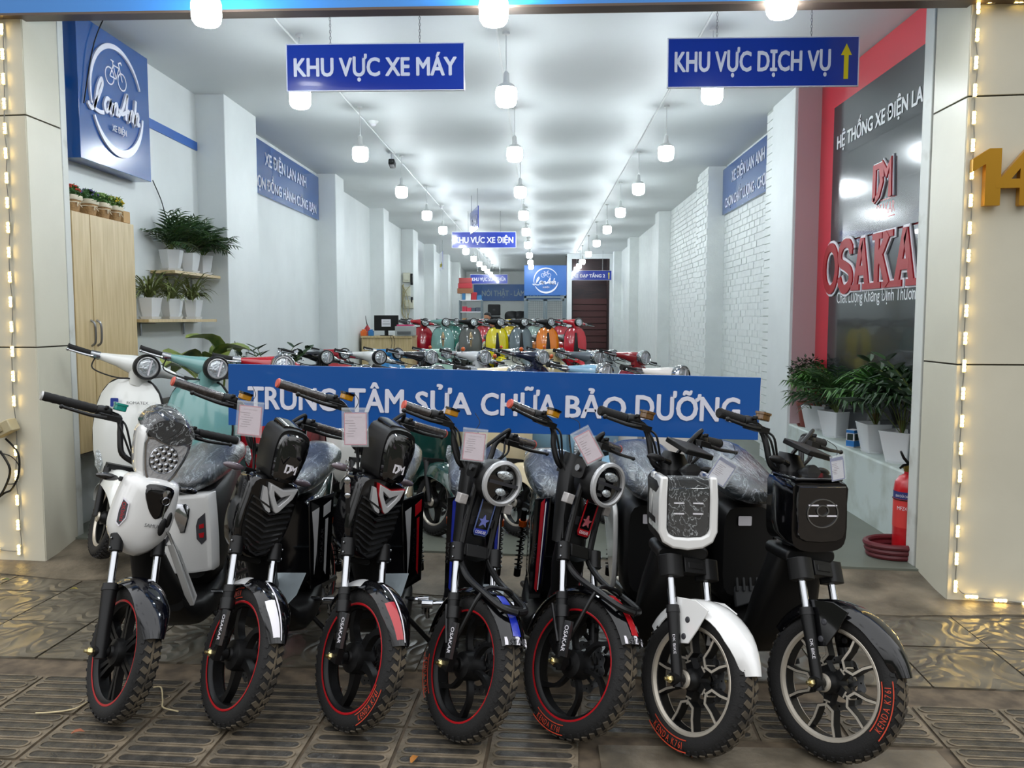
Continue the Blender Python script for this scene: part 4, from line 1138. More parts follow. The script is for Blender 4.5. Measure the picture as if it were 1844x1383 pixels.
# ------------------------------------------------------------------ black bikes with V grille
def bikeB(n, label, cpx, th, steer, lean, accent, braz):
    t, M, G = start_bike('electric_bike', label, 'electric bike', cpx, th, steer, lean, group=GRP)
    wheel(t, 'front_wheel', G @ T(0, 0, .24), .24, .076, 'five', M_red, dust=M_dust, brand=braz)
    rear_end(t, 'five', .24, M_red)
    fork(t, G, .24, .078, sr=.018)
    fe = mk('front_fender', fender_m(.24, 28, 152, .118, drop=.022, tip0=.5, tip1=.7), M_gloss, t, 'fB', M=G @ T(0, 0, .24))
    def fs(a0, a1, u0, u1, key):
        def f():
            q = MB(); rings = []
            for i in range(11):
                a = R_(a0 + (a1 - a0) * i / 10); ring = []
                for u in (u0, (u0 + u1) / 2, u1):
                    r = .24 + .0175 + .010 * (1 - u * u) - .022 * abs(u) ** 5
                    ring.append((r * math.cos(a), u * .059 * min(1, .5 + .5 * (a - R_(28)) / R_(27)), r * math.sin(a)))
                rings.append(ring)
            return q.loft(rings, cap=False, closed=False)
        return f
    mk('fender_stripe', fs(32, 62, -.78, -.25, 'a'), accent if accent is M_red else M_label, fe, 'fsB1')
    mk('fender_stripe', fs(30, 85, -.16, -.06, 'b'), M_label, fe, 'fsB2')
    mk('fender_stripe', fs(98, 122, -.98, -.5, 'c'), M_silver, fe, 'fsB3')
    bars(t, G, mat('red_grip_end', (196, 84, 70), .4), wrap=True, dz=.02, half=.385)
    signals(t, G, .125, -.25, .845, col=mat('pale_signal', (96, 84, 92), .2, coat=1))
    # box headlight
    P = smooth_poly([(-.052, .085), (0, .098), (.052, .085), (.066, .04), (.058, -.04), (.04, -.09), (-.04, -.09), (-.058, -.04), (-.066, .04)], 3)
    hl = mk('headlight', lambda: MB().shell(P, [(-.29, .8, .8, 0, .955), (-.27, 1.05, 1.05, 0, .955), (-.15, 1.05, 1.05, 0, .94), (-.135, 1.0, 1.0, 0, .94)]), M_black, t, 'hlB', M=G)
    mk('lens', lambda: MB().shell(P, [(-.135, .94, .94, 0, .935), (-.118, .9, .9, 0, .93), (-.108, .7, .72, 0, .925)]), M_glassd, hl, 'lnB')
    def dm():
        q = MB(); X = T(-.107, .008, .895) @ FX
        q.ribbon([(-.020, -.014), (-.020, .014), (-.004, .014), (-.002, -.004), (-.012, -.014)], .007, 0, .001, X); q.ribbon([(.004, -.002), (.004, .014), (.012, .003), (.020, .014), (.020, -.014)], .006, 0, .001, X)
        return q
    mk('emblem', dm, M_label, hl, 'dmB')
    mk('lamp_top_band', lambda: MB().shell(P, [(-.26, .7, .25, 0, 1.045), (-.16, .7, .2, 0, 1.03)]), M_gloss, hl, 'ltB')
    # shield with grille
    S = smooth_poly([(-.095, .13), (-.102, .05), (-.10, -.04), (-.075, -.115), (-.03, -.15), (.03, -.15), (.075, -.115), (.10, -.04), (.102, .05), (.095, .13), (.04, .15), (-.04, .15)], 3)
    sh = mk('front_shield', lambda: MB().shell(S, [(-.27, 1.0, 1.0, 0, .70), (-.19, 1.04, 1.02, 0, .70), (-.16, 1.0, 1, 0, .70), (-.148, .93, .95, 0, .70)]), M_gloss, t, 'shB', M=G)
    mk('grille', lambda: MB().prism(smooth_poly([(-.082, .075), (-.082, -.05), (-.055, -.105), (0, -.128), (.055, -.105), (.082, -.05), (.082, .055), (0, -.02)], 2), -.15, -.1445, T(0, 0, .70) @ FX), M_satin, sh, 'grB')
    for i in range(9):
        z = .752 - i * .022; w_ = .082 if i < 5 else .082 - (i - 4) * .009
        mk('grille_bar', lambda: MB().ribbon([(-w_, .018), (-.03, 0), (0, -.012), (.03, 0), (w_, .018)], .0065, 0, .012, FX), mat('grille_bar_black', (30, 31, 33), .22, coat=.6), sh, 'gb%d' % (0 if i < 5 else i), M=T(-.145, 0, z))
    V = [(-.078, .125), (0, .105), (.078, .125), (.066, .07), (.014, -.012), (0, -.022), (-.014, -.012), (-.066, .07)]
    Vi = [(-.048, .092), (0, .066), (.048, .092), (.038, .066), (.006, .022), (0, .018), (-.006, .022), (-.038, .066)]
    V = [(a * .70 + .018, b_ * .68) for a, b_ in V]; Vi = [(a * .70 + .018, b_ * .68) for a, b_ in Vi]
    mk('v_emblem', lambda: MB().ringprism(V, Vi, -.152, -.126, T(0, 0, .742) @ FX), M_silver, sh, 'veB', bev=.002)
    mk('v_emblem_edge', lambda: MB().ringprism([((a - .018) * 1.07 + .018, b_ * 1.05) for a, b_ in V], V, -.152, -.130, T(0, 0, .742) @ FX), accent, sh, 'veE', bev=.001)
    mk('side_accent', lambda: MB().prism([(-.058, .115), (-.045, .112), (-.002, .028), (-.012, .02), (-.050, .06)], -.15, -.134, T(0, 0, .70) @ FX), M_silver, sh, 'saB')
    mk('lower_lip', lambda: MB().prism(rrect(.11, .022, .01), -.24, -.185, T(0, 0, .535) @ FX), M_satin, t, 'llB', M=G, bev=.003)
    step_frame(t, 'B')
    mk('floor_plate', lambda: MB().prism([(-.10, .085), (.105, .085), (.085, -.01), (.045, -.07), (-.02, -.07), (-.075, -.02)], 0, .004, T(-.335, .045, .375) @ RY(-42) @ FX), M_plate, t, 'fpB', bev=.0015)
    us = under_seat(t, 'B', M_gloss, .22)
    # left side panel with stripes
    for s in (1, -1):
        A_ = T(-.70, s * .125, .51) @ RZ(s * 55) @ FX
        p = mk('side_panel', lambda: MB().prism([(-.06, .18), (.08, .20), (.055, -.18), (-.05, -.2)], -.004, .004, A_), M_gloss, t, 'spB%s' % s, bev=.002)
        mk('stripe', lambda: MB().prism([(-.045, .13), (-.005, .145), (-.02, -.05), (-.034, -.14), (-.034, .0)], .004, .0052, A_), M_silver, p, 'strB%s' % s)
        mk('stripe', lambda: MB().prism([(.02, .15), (.062, .17), (.058, .12), (.018, .10)], .004, .0052, A_).prism([(.03, .09), (.045, .095), (.03, -.15), (.02, -.13)], .004, .0052, A_), accent, p, 'str2B%s' % s)
        mk('lettering', lambda: MB().text('OSAKAR', .02, A_ @ T(.008, -.02, .0055) @ RZ(86), height=.016, width=.15), M_steel, p, 'lettB%s' % s)
    seat(t, dz=.03, dx=.01); footpegs(t)
    mk('fork_reflector', refl_m, [M_steel, M_label], t, 'refl', M=G @ T(.022, -.112, .335) @ RY(-10))
    for s in (-1, 1): mk('fork_sleeve', lambda: sleeve_m(s), M_satin, t, 'sleeve%d' % s, M=G)
    BK[n] = (t, M, G)
    return t
def refl_m():
    q = MB(); q.box((0, 0, 0), (.03, .012, .115)); q.text('OSAKAR', .02, T(0, -.0065, 0) @ RX(90) @ RZ(-90), 1, height=.018, width=.085, bold=.01); return q
def sleeve_m(s):
    q = MB(); dx = math.tan(R_(24))
    for s in (s,):
        P = lambda z: (-(z - .24) * dx, s * .078, z)
        q.tube([P(.375), P(.41)], .026, 12); q.tube([P(.29), P(.31)], .024, 10); q.box(P(.36), (.05, .014, .016)); q.box((.012, s * .104, .24), (.055, .024, .026)); q.box((.03, s * .104, .27), (.02, .024, .05))
    return q
bikeB(2, 'black electric bike with silver V grille, second from left in the front row', (395, 1306), 1, 46, 0, M_silver, (128, .024))
bikeB(3, 'black electric bike with red-edged V grille, third from left in front', (612, 1312), 2, 44, -.5, M_red, (-28, .024))

# ------------------------------------------------------------------ round-lamp bikes with crash bar
def bikeC(n, label, cpx, th, steer, lean, accent, braz):
    t, M, G = start_bike('electric_bike', label, 'electric bike', cpx, th, steer, lean, group=GRP)
    wheel(t, 'front_wheel', G @ T(0, 0, .24), .24, .084, 'curve', M_red, dust=M_dust, brand=braz)
    rear_end(t, 'curve', .24, M_red)
    fork(t, G, .24, .082, sr=.018)
    fe = mk('front_fender', fender_m(.24, 35, 175, .115, drop=.016, tip0=.8, tip1=.7), M_gloss, t, 'fC', M=G @ T(0, 0, .24))
    def fs(u0, u1, a0, a1):
        def f():
            q = MB(); rings = []
            for i in range(11):
                a = R_(a0 + (a1 - a0) * i / 10); ring = []
                for u in (u0, (u0 + u1) / 2, u1):
                    r = .24 + .0178 + .010 * (1 - u * u) - .016 * abs(u) ** 5
                    ring.append((r * math.cos(a), u * .052, r * math.sin(a)))
                rings.append(ring)
            return q.loft(rings, cap=False, closed=False)
        return f
    mk('fender_stripe', fs(-.35, .25, 41, 78), accent, fe, 'fsC1'); mk('fender_stripe', fs(-.85, .85, 35.2, 41), M_label, fe, 'fsC2')
    ra = R_(37.5); rr_ = .24 + .0295
    mk('lettering', lambda: MB().text('STAR', .02, T(rr_ * math.cos(ra), 0, rr_ * math.sin(ra)) @ RY(90 - 37.5) @ RZ(90), height=.017, width=.06, bold=.015), M_dark, fe, 'fsC3')
    def brace():
        q = MB()
        for s in (-1, 1): q.tube(catmull([(.012, s * .10, .30), (.035, s * .10, .38), (.045, s * .085, .47), (.035, s * .05, .515), (.03, 0, .52)], 5), .007, 8)
        q.tube([(-.02, -.105, .30), (-.13, -.075, .40)], .0055, 6); q.tube([(-.02, .105, .30), (-.13, .075, .40)], .0055, 6); return q
    mk('fender_brace', brace, M_satin, t, 'brC', M=G)
    bars(t, G, mat('red_grip_end', (196, 84, 70), .4), wrap=True, dz=-.035, half=.30)
    # tubular crash bar and rack
    def cb():
        q = MB()
        for s in (-1, 1): q.tube(catmull([(-.19, s * .062, .90), (-.185, s * .062, .75), (-.165, s * .062, .60), (-.145, s * .064, .56), (-.06, s * .068, .52), (.06, s * .066, .50), (.14, s * .05, .485), (.165, 0, .48)], 6), .0115, 8)
        q.tube([(.13, -.05, .487), (.13, .05, .487)], .006, 8)
        for z, x in ((.70, -.180), (.60, -.165)): q.box((x, 0, z), (.006, .15, .03), mi=1)
        return q
    mk('crash_bar', cb, [M_satin, mat('bracket_grey', (52, 52, 55), .4, metal=.4)], t, 'cbC', M=G)
    # bucket headlight
    mk('stem_cover', lambda: MB().loft([ring_pts((x, 0, z), (0, 1, 0), (1, 0, 0), w_, d_, 12, 3) for x, z, w_, d_ in ((-.26, .60, .07, .06), (-.30, .75, .085, .08), (-.33, .87, .09, .08), (-.345, .93, .07, .06))]), M_black, t, 'scC', M=G)
    HM = T(-.13, 0, .855) @ RY(90)
    hl = mk('headlight', lambda: MB().lathe([(0, -.13), (.045, -.125), (.07, -.10), (.079, -.05), (.08, .0), (.072, .012)], 32, HM), M_black, t, 'hlC', M=G)
    mk('bezel', lambda: MB().lathe([(.079, -.004), (.083, .004), (.081, .014), (.071, .018), (.066, .012), (.066, .0)], 40, HM), M_silver, hl, 'bzC')
    mk('lens', lambda: MB().lathe([(0, .008), (.035, .007), (.066, .002), (.066, -.004), (0, -.004)], 36, HM), M_glassd, hl, 'lnC')
    mk('reflector', lambda: MB().ell((0, 0, 0), (.008, .036, .017), T(-.118, 0, .885)).ell((0, 0, 0), (.008, .022, .014), T(-.118, 0, .825)), M_lens, hl, 'rfC')
    mk('lens_divider', lambda: MB().box((-.118, 0, .855), (.012, .125, .012)), M_dark, hl, 'ldC')
    mk('mounting_ear', lambda: MB().prism(rrect(.06, .07, .015), -.09, -.08, T(-.20, 0, .88) @ FY).prism(rrect(.06, .07, .015), .08, .09, T(-.20, 0, .88) @ FY).lathe([(0, -.1), (.012, -.1), (.012, -.088), (0, -.088)], 12, T(-.20, 0, .88) @ AY, 1), [M_satin, M_steel], t, 'meC', M=G)
    signals(t, G, .10, -.20, .765, 'box', mat('wrapped_signal', (176, 172, 170), .25, coat=1, bump=.5, bscale=40))
    # badge plate between the tubes
    U = [(-.032, .075), (-.032, -.045), (-.024, -.058), (.024, -.058), (.032, -.045), (.032, .075)]
    Ui = [(-.027, .075), (-.027, -.042), (-.021, -.052), (.021, -.052), (.027, -.042), (.027, .075)]
    bp_ = mk('badge_plate', lambda: MB().prism(rrect(.066, .13, .012), -.004, 0, T(-.168, 0, .71) @ FX), M_gloss, t, 'bpC', M=G)
    mk('badge_edge', lambda: MB().ringprism(U, Ui, 0, .002, T(-.168, 0, .71) @ FX, 0, False), accent if accent is M_red else mat('pale_blue_chrome', (120, 140, 200), .2, metal=.7), bp_, 'bp2' + accent.name)
    star = [((.024 if i % 2 == 0 else .010) * math.sin(PI * i / 5), (.024 if i % 2 == 0 else .010) * math.cos(PI * i / 5)) for i in range(10)]
    mk('star_emblem', lambda: MB().prism(star, 0, .004, T(-.168, 0, .705) @ FX), mat('star_' + accent.name, (140, 150, 235) if accent is not M_red else (225, 120, 130), .25, metal=.5), bp_, 'star' + accent.name)
    mk('name_plate', lambda: MB().prism(rrect(.054, .022, .004), 0, .002, T(-.168, 0, .665) @ FX).text('OSAKAR', .02, T(-.1655, 0, .665) @ FX, 1, height=.012, width=.046, bold=.01), [accent, M_label], bp_, 'np' + accent.name)
    step_frame(t, 'C')
    mk('floor_plate', lambda: MB().prism([(-.085, .07), (.09, .07), (.075, -.06), (-.065, -.06)], 0, .004, T(-.34, .045, .37) @ RY(-42) @ FX), M_plate, t, 'fpC', bev=.0015)
    us = under_seat(t, 'C', M_gloss, .2)
    for s in (1, -1):
        A_ = T(-.56, s * .085, .50) @ RZ(s * 52) @ FX
        p = mk('side_panel', lambda: MB().prism([(-.04, .22), (.05, .24), (.035, -.17), (-.03, -.19)], -.004, .004, A_), M_gloss, t, 'spC%s' % s, bev=.002)
        mk('stripe', lambda: MB().prism([(.0, .21), (.022, .23), (.014, -.15), (.0, -.14)], .004, .0052, A_), accent, p, 'strC%s' % s)
        mk('stripe', lambda: MB().prism([(.026, .21), (.032, .22), (.022, -.14), (.018, -.14)], .004, .0052, A_), M_label, p, 'str2C%s' % s)
        mk('lettering', lambda: MB().text('STAR', .02, A_ @ T(-.016, .0, .0055) @ RZ(86), height=.014, width=.09), M_steel, p, 'lettC%s' % s)
    seat(t, dz=.02, dx=.03); footpegs(t)
    mk('fork_reflector', refl_m, [M_steel, M_label], t, 'refl', M=G @ T(.022, -.116, .325) @ RY(-10))
    for s in (-1, 1): mk('fork_sleeve', lambda: sleeve_m(s), M_satin, t, 'sleeve%d' % s, M=G)
    BK[n] = (t, M, G)
    return t
M_dblue = mat('deep_blue_paint', (32, 50, 170), .2, coat=1)
bikeC(4, 'black round-lamp electric bike with blue star badge, middle of the front row', (811, 1328), 3, 36, 3, M_dblue, (-150, .022))
bikeC(5, 'black round-lamp electric bike with red star badge, fifth from left in front', (1004, 1326), 5, 38, 5, M_red, (-92, .022))

# ------------------------------------------------------------------ box-headlight bikes with alloy wheels
def bikeD(n, label, cpx, th, steer, lean, body, braz, white):
    R = .232 if white else .237
    t, M, G = start_bike('electric_bike', label, 'electric bike', cpx, th, steer, lean, R=R, group=GRP)
    wheel(t, 'front_wheel', G @ T(0, 0, R), R, .082, 'star', None, dust=M_dust, brand=braz)
    rear_end(t, 'star', R, None, M_black)
    fork(t, G, R, .086, 'block', sr=.019)
    fe = mk('front_fender', fender_m(R, 24, 156, .125, drop=.034, tip0=.45, tip1=.5), body, t, 'fD'+str(R), M=G @ T(0, 0, R))
    def flap():
        q = MB()
        for s in (-1, 1):
            y0 = s * .068
            q.prism([(-.10, .24), (-.015, .255), (.045, .24), (.02, .17), (-.005, .115), (-.05, .10), (-.055, .14)], -.003, .003, T(0, y0, R) @ FY)
            for z in (.185, .13): q.lathe([(0, -.006), (.008, -.006), (.011, -.003), (.011, .006), (0, .006)], 12, T(-.03, y0, R + z) @ AY, 1)
        return q
    mk('fender_flap', flap, [body, M_dark], t, 'flapD'+str(R), M=G, bev=.002)
    mk('lettering', lambda: MB().text('DK BIKE', .02, T(-.028, -.1065, .335) @ RY(0) @ RX(90) @ RZ(-66), height=.011, width=.06), M_label, t, 'dkD'+str(R), M=G)
    bars(t, G, None, dz=-.04, style='deep', half=.30, amber=mat('brown_reservoir', (120, 84, 40), .15, trans=.3, coat=1))
    # display box on the stem
    mk('stem_cover', lambda: MB().loft([ring_pts((x, 0, z), (0, 1, 0), (1, 0, 0), w_, d_, 14, 3) for x, z, w_, d_ in ((-.25, .62, .07, .06), (-.285, .78, .08, .08), (-.31, .84, .12, .11), (-.33, .90, .11, .10), (-.34, .94, .07, .06))]), M_black, t, 'scD', M=G)
    mk('horn', lambda: MB().lathe([(0, -.04), (.035, -.035), (.045, 0), (.042, .02), (0, .022)], 20, T(-.235, 0, .87) @ RY(70)), M_black, t, 'hnD', M=G)
    mk('display_box', lambda: MB().box((-.27, 0, .965), (.12, .135, .02)), M_black, t, 'dbD', M=G @ T(-.27, 0, .965) @ RY(14) @ T(.27, 0, -.965), bev=.004)
    mk('display_bracket', lambda: MB().prism([(-.04, .0), (.04, .0), (.025, -.06), (-.025, -.06)], 0, .004, T(-.19, 0, .86) @ RY(38) @ FX), M_black, t, 'dtD', M=G)
    signals(t, G, .115, -.29, .90, 'leaf', M_black)
    # square headlight housing, fixed to the frame
    O = smooth_poly([(-.092, .125), (-.098, .05), (-.098, -.085), (-.07, -.13), (0, -.14), (.07, -.13), (.098, -.085), (.098, .05), (.092, .125), (0, .128)], 3)
    HD = T(0, 0, .765) @ Matrix.Diagonal((1, 1, .88, 1)) @ T(0, 0, -.72)
    hs = mk('headlight_housing', lambda: MB().shell(O, [(-.32, .8, .85, 0, .72), (-.29, 1.0, 1.0, 0, .715), (-.14, 1.0, 1.0, 0, .715), (-.10, .97, .97, 0, .71)]), M_gloss if not white else M_black, t, 'hsD', M=HD)
    O2 = [(-.095, .135), (-.10, .05), (-.10, -.075), (-.085, -.115), (-.05, -.138), (0, -.145), (.05, -.138), (.085, -.115), (.10, -.075), (.10, .05), (.095, .135)]
    I2 = [(-.070, .135), (-.072, .05), (-.072, -.06), (-.066, -.082), (-.045, -.094), (0, -.097), (.045, -.094), (.066, -.082), (.072, -.06), (.072, .05), (.070, .135)]
    if white:
        mk('headlight_frame', lambda: MB().ringprism(O2, I2, -.20, -.078, T(0, 0, .72) @ FX, 0, False).ringprism([(a * 1.0, b_) for a, b_ in O2], [(a * .82, b_ * .8 if b_ < .1 else b_) for a, b_ in O2], -.26, -.20, T(0, 0, .72) @ FX, 0, False), M_white, t, 'hfD', bev=.008, M=HD)
    Ln = [(-.070, .095), (-.072, .05), (-.071, -.06), (-.064, -.082), (-.045, -.093), (0, -.096), (.045, -.093), (.064, -.082), (.071, -.06), (.072, .05), (.070, .095)]
    ln = mk('lens', lambda: MB().shell([(a * (1 if white else 1.2), b_ * (1 if white else 1.12)) for a, b_ in Ln], [(-.12, 1, 1, 0, .72), (-.09, 1, 1, 0, .72), (-.084, .96, .96, 0, .72)]), M_glassd, t, 'lnD%s' % white, M=HD)
    def dl():
        q = MB()
        for s in (-1, 1):
            for z in (.715, .755): q.box((-.082, s * .032, z), (.004, .034, .005))
        return q
    mk('daylight_bar', dl, M_label, ln, 'dlD')
    if not white:
        mk('projector_ring', lambda: MB().ringprism(circ(.055, 28), circ(.051, 28), -.083, -.080, T(0, 0, .725) @ FX).ringprism(circ(.022, 20), circ(.018, 20), -.083, -.079, T(0, 0, .735) @ FX), M_steel, ln, 'prD')
    else:
        mk('plastic_wrap', lambda: MB().shell([(a * .97, b_) for a, b_ in I2], [(-.12, 1, 1, 0, .72), (-.085, .99, .98, 0, .72), (-.076, .9, .92, 0, .72)]), M_film, ln, 'pwD')
    mk('housing_top', lambda: MB().box((-.2, 0, .848), (.19, .165, .012)), M_gloss, t, 'htD', bev=.005, M=HD)
    mk('neck_band', lambda: MB().prism(rrect(.175, .045, .02), -.32, -.15, T(0, 0, .575) @ FX), M_black, t, 'nbD', bev=.006, M=T(0, 0, .035))
    def leg():
        q = MB(); rings = []
        for (x, z, w_, d_) in ((-.27, .60, .16, .12), (-.29, .52, .20, .12), (-.33, .42, .235, .11), (-.37, .33, .25, .10), (-.42, .25, .25, .09), (-.48, .19, .22, .06)):
            rings.append(ring_pts((x, 0, z), (0, 1, 0), (.87, 0, -.2), w_, d_, 18, 4))
        return q.loft(rings)
    mk('leg_shield', leg, M_black, t, 'legD')
    def belly():
        q = MB(); rings = []
        for (x, z0, z1, w_) in ((-.40, .24, .30, .22), (-.48, .17, .27, .25), (-.60, .16, .26, .25), (-.74, .18, .28, .24), (-.82, .24, .33, .20)):
            rings.append(ring_pts((x, 0, (z0 + z1) / 2), (0, 1, 0), (0, 0, 1), w_, z1 - z0, 16, 4))
        return q.loft(rings)
    mk('floorboard', belly, M_black, t, 'belD')
    rib = mk('battery_cover', lambda: MB().prism([(-.07, .12), (.07, .12), (.06, -.14), (-.05, -.17)], 0, .02, T(-.70, 0, .45) @ RY(-14) @ FX), mat('ribbed_grey', (44, 46, 48), .5), t, 'bcD', bev=.006)
    for i in range(4):
        mk('cover_rib', lambda: MB().box((0, 0, 0), (.008, .012, .20)), mat('rib_grey', (34, 36, 38), .5), rib, 'ribD', M=T(-.675, -.042 + i * .028, .45) @ RY(-14), bev=.003)
    under_seat(t, 'D', M_black, .23)
    mk('spec_label', lambda: MB().prism(rrect(.055, .038, .004), 0, .001, T(-.652, -.02, .635) @ FX), M_label, t, 'lbD')
    # painted rear side covers
    for s in (-1, 1):
        def cov():
            P = smooth_poly([(.0, .16), (.05, .10), (.045, -.08), (0, -.2), (-.06, -.15), (-.2, .02), (-.34, .12), (-.3, .18), (-.12, .19)], 3)
            return MB().prism(P, -.01, .01, T(-.78, s * .145, .52) @ FY)
        mk('side_cover', cov, body, t, 'covD%s' % s, bev=.006)
    seat(t, dz=.035, dx=.06, w=1.04); footpegs(t)
    BK[n] = (t, M, G)
    return t
bikeD(6, 'white-framed square-lamp electric bike with white fender and alloy wheels', (1226, 1353), 3, 34, 1, M_white, (-98, .026), True)
bikeD(7, 'all-black square-lamp electric bike with alloy wheels, rightmost in front', (1476, 1363), 9, 30, 2, M_gloss, (-2, .026), False)
# ------------------------------------------------------------------ retro scooters in the rows behind
VR = .215
def fender_v():
    q = MB(); rings = []
    for i in range(19):
        t = i / 18; a = R_(12 + 158 * t); w = .10 + .07 * math.sin(PI * t) ** .6
        ring = []
        for sgn, tt in ((1, 0), (-1, .004)):
            for j in range(11):
                u = (-1 + 2 * j / 10) * sgn
                r = VR + .022 + .03 * math.sin(PI * t) * (1 - abs(u) ** 2.2) - .075 * math.sin(PI * min(1, t * 1.1)) * abs(u) ** 6 - tt
                ring.append((r * math.cos(a), u * w / 2, r * math.sin(a)))
        rings.append(ring)
    return q.loft(rings)
def shield_v():
    q = MB(); rings = []
    for (z, w, x, c) in ((.285, .20, -.32, .01), (.34, .27, -.265, .03), (.44, .335, -.225, .05), (.55, .375, -.205, .06), (.68, .39, -.205, .062), (.80, .37, -.225, .058), (.88, .32, -.245, .045), (.935, .24, -.262, .03), (.962, .13, -.272, .01)):
        ring = []
        for j in range(13):
            u = -1 + 2 * j / 12; ring.append((x - c * abs(u) ** 2.2, u * w / 2, z))
        for j in range(13):
            u = 1 - 2 * j / 12; ring.append((x - .03 - c * abs(u) ** 2.2, u * w / 2 * .97, z))
        rings.append(ring)
    return q.loft(rings)
def edge_v():
    q = MB(); pts = []
    S = ((.285, .20, -.32, .01), (.34, .27, -.265, .03), (.44, .335, -.225, .05), (.55, .375, -.205, .06), (.68, .39, -.205, .062), (.80, .37, -.225, .058), (.88, .32, -.245, .045), (.935, .24, -.262, .03), (.962, .13, -.272, .01))
    pts = [(x - .015 - c, -w / 2, z) for z, w, x, c in S] + [(x - .015 - c, w / 2, z) for z, w, x, c in S[::-1]]
    return q.tube(catmull(pts, 3), .007, 6)
def head_v():
    q = MB()
    P = [(-.405, .235, 1.035, .034, .034), (-.39, .19, 1.037, .05, .05), (-.36, .13, 1.04, .09, .07), (-.325, .07, 1.04, .125, .105), (-.30, 0, 1.04, .15, .13)]
    R2 = P + [(x, -y, z, a, b_) for (x, y, z, a, b_) in P[-2::-1]]
    q.loft([ring_pts((x, y, z), (1, 0, 0), (0, 0, 1), a, b_, 14, 2.2) for (x, y, z, a, b_) in R2])
    q.loft([ring_pts((x, 0, z), (0, 1, 0), (1, 0, 0), w, d_, 14, 2.4) for x, z, w, d_ in ((-.29, .93, .10, .09), (-.30, .97, .12, .11), (-.30, 1.03, .15, .14))])
    return q
HMV = T(-.225, 0, 1.048) @ RY(86)
def bez_v(): return MB().lathe([(.05, -.03), (.070, -.03), (.074, .0), (.072, .02), (.066, .028), (.060, .02), (.057, .004)], 32, HMV)
def lens_v(): return MB().lathe([(0, .024), (.03, .022), (.048, .015), (.059, .004), (0, .0)], 28, HMV)
def rear_v():
    q = MB(); rings = []
    for (x, z0, z1, w) in ((-.60, .34, .66, .17), (-.66, .31, .70, .22), (-.80, .31, .73, .30), (-.98, .33, .74, .37), (-1.15, .35, .74, .38), (-1.30, .40, .73, .33), (-1.42, .52, .71, .22), (-1.47, .60, .69, .10)):
        rings.append(ring_pts((x, 0, (z0 + z1) / 2), (0, 1, 0), (0, 0, 1), w, z1 - z0, 18, 2.8))
    return q.loft(rings)
def floor_v():
    q = MB(); rings = []
    for (x, z0, z1, w) in ((-.30, .25, .31, .22), (-.36, .22, .29, .30), (-.50, .20, .27, .33), (-.64, .22, .30, .32), (-.72, .26, .36, .28)):
        rings.append(ring_pts((x, 0, (z0 + z1) / 2), (0, 1, 0), (0, 0, 1), w, z1 - z0, 16, 5))
    return q.loft(rings)
def seat_v():
    q = MB(); rings = []
    for (x, z, w, h) in ((-.62, .735, .12, .05), (-.68, .745, .20, .08), (-.82, .76, .26, .095), (-1.0, .775, .28, .10), (-1.2, .785, .27, .10), (-1.33, .785, .22, .08), (-1.38, .78, .12, .04)):
        rings.append(ring_pts((x, 0, z), (0, 1, 0), (0, 0, 1), w, h, 16, 3))
    return q.loft(rings)
VC = {}
def vcol(rgb):
    k = 'scooter_paint_%d_%d_%d' % rgb
    return mat(k, rgb, .16, coat=1)
VN = 0
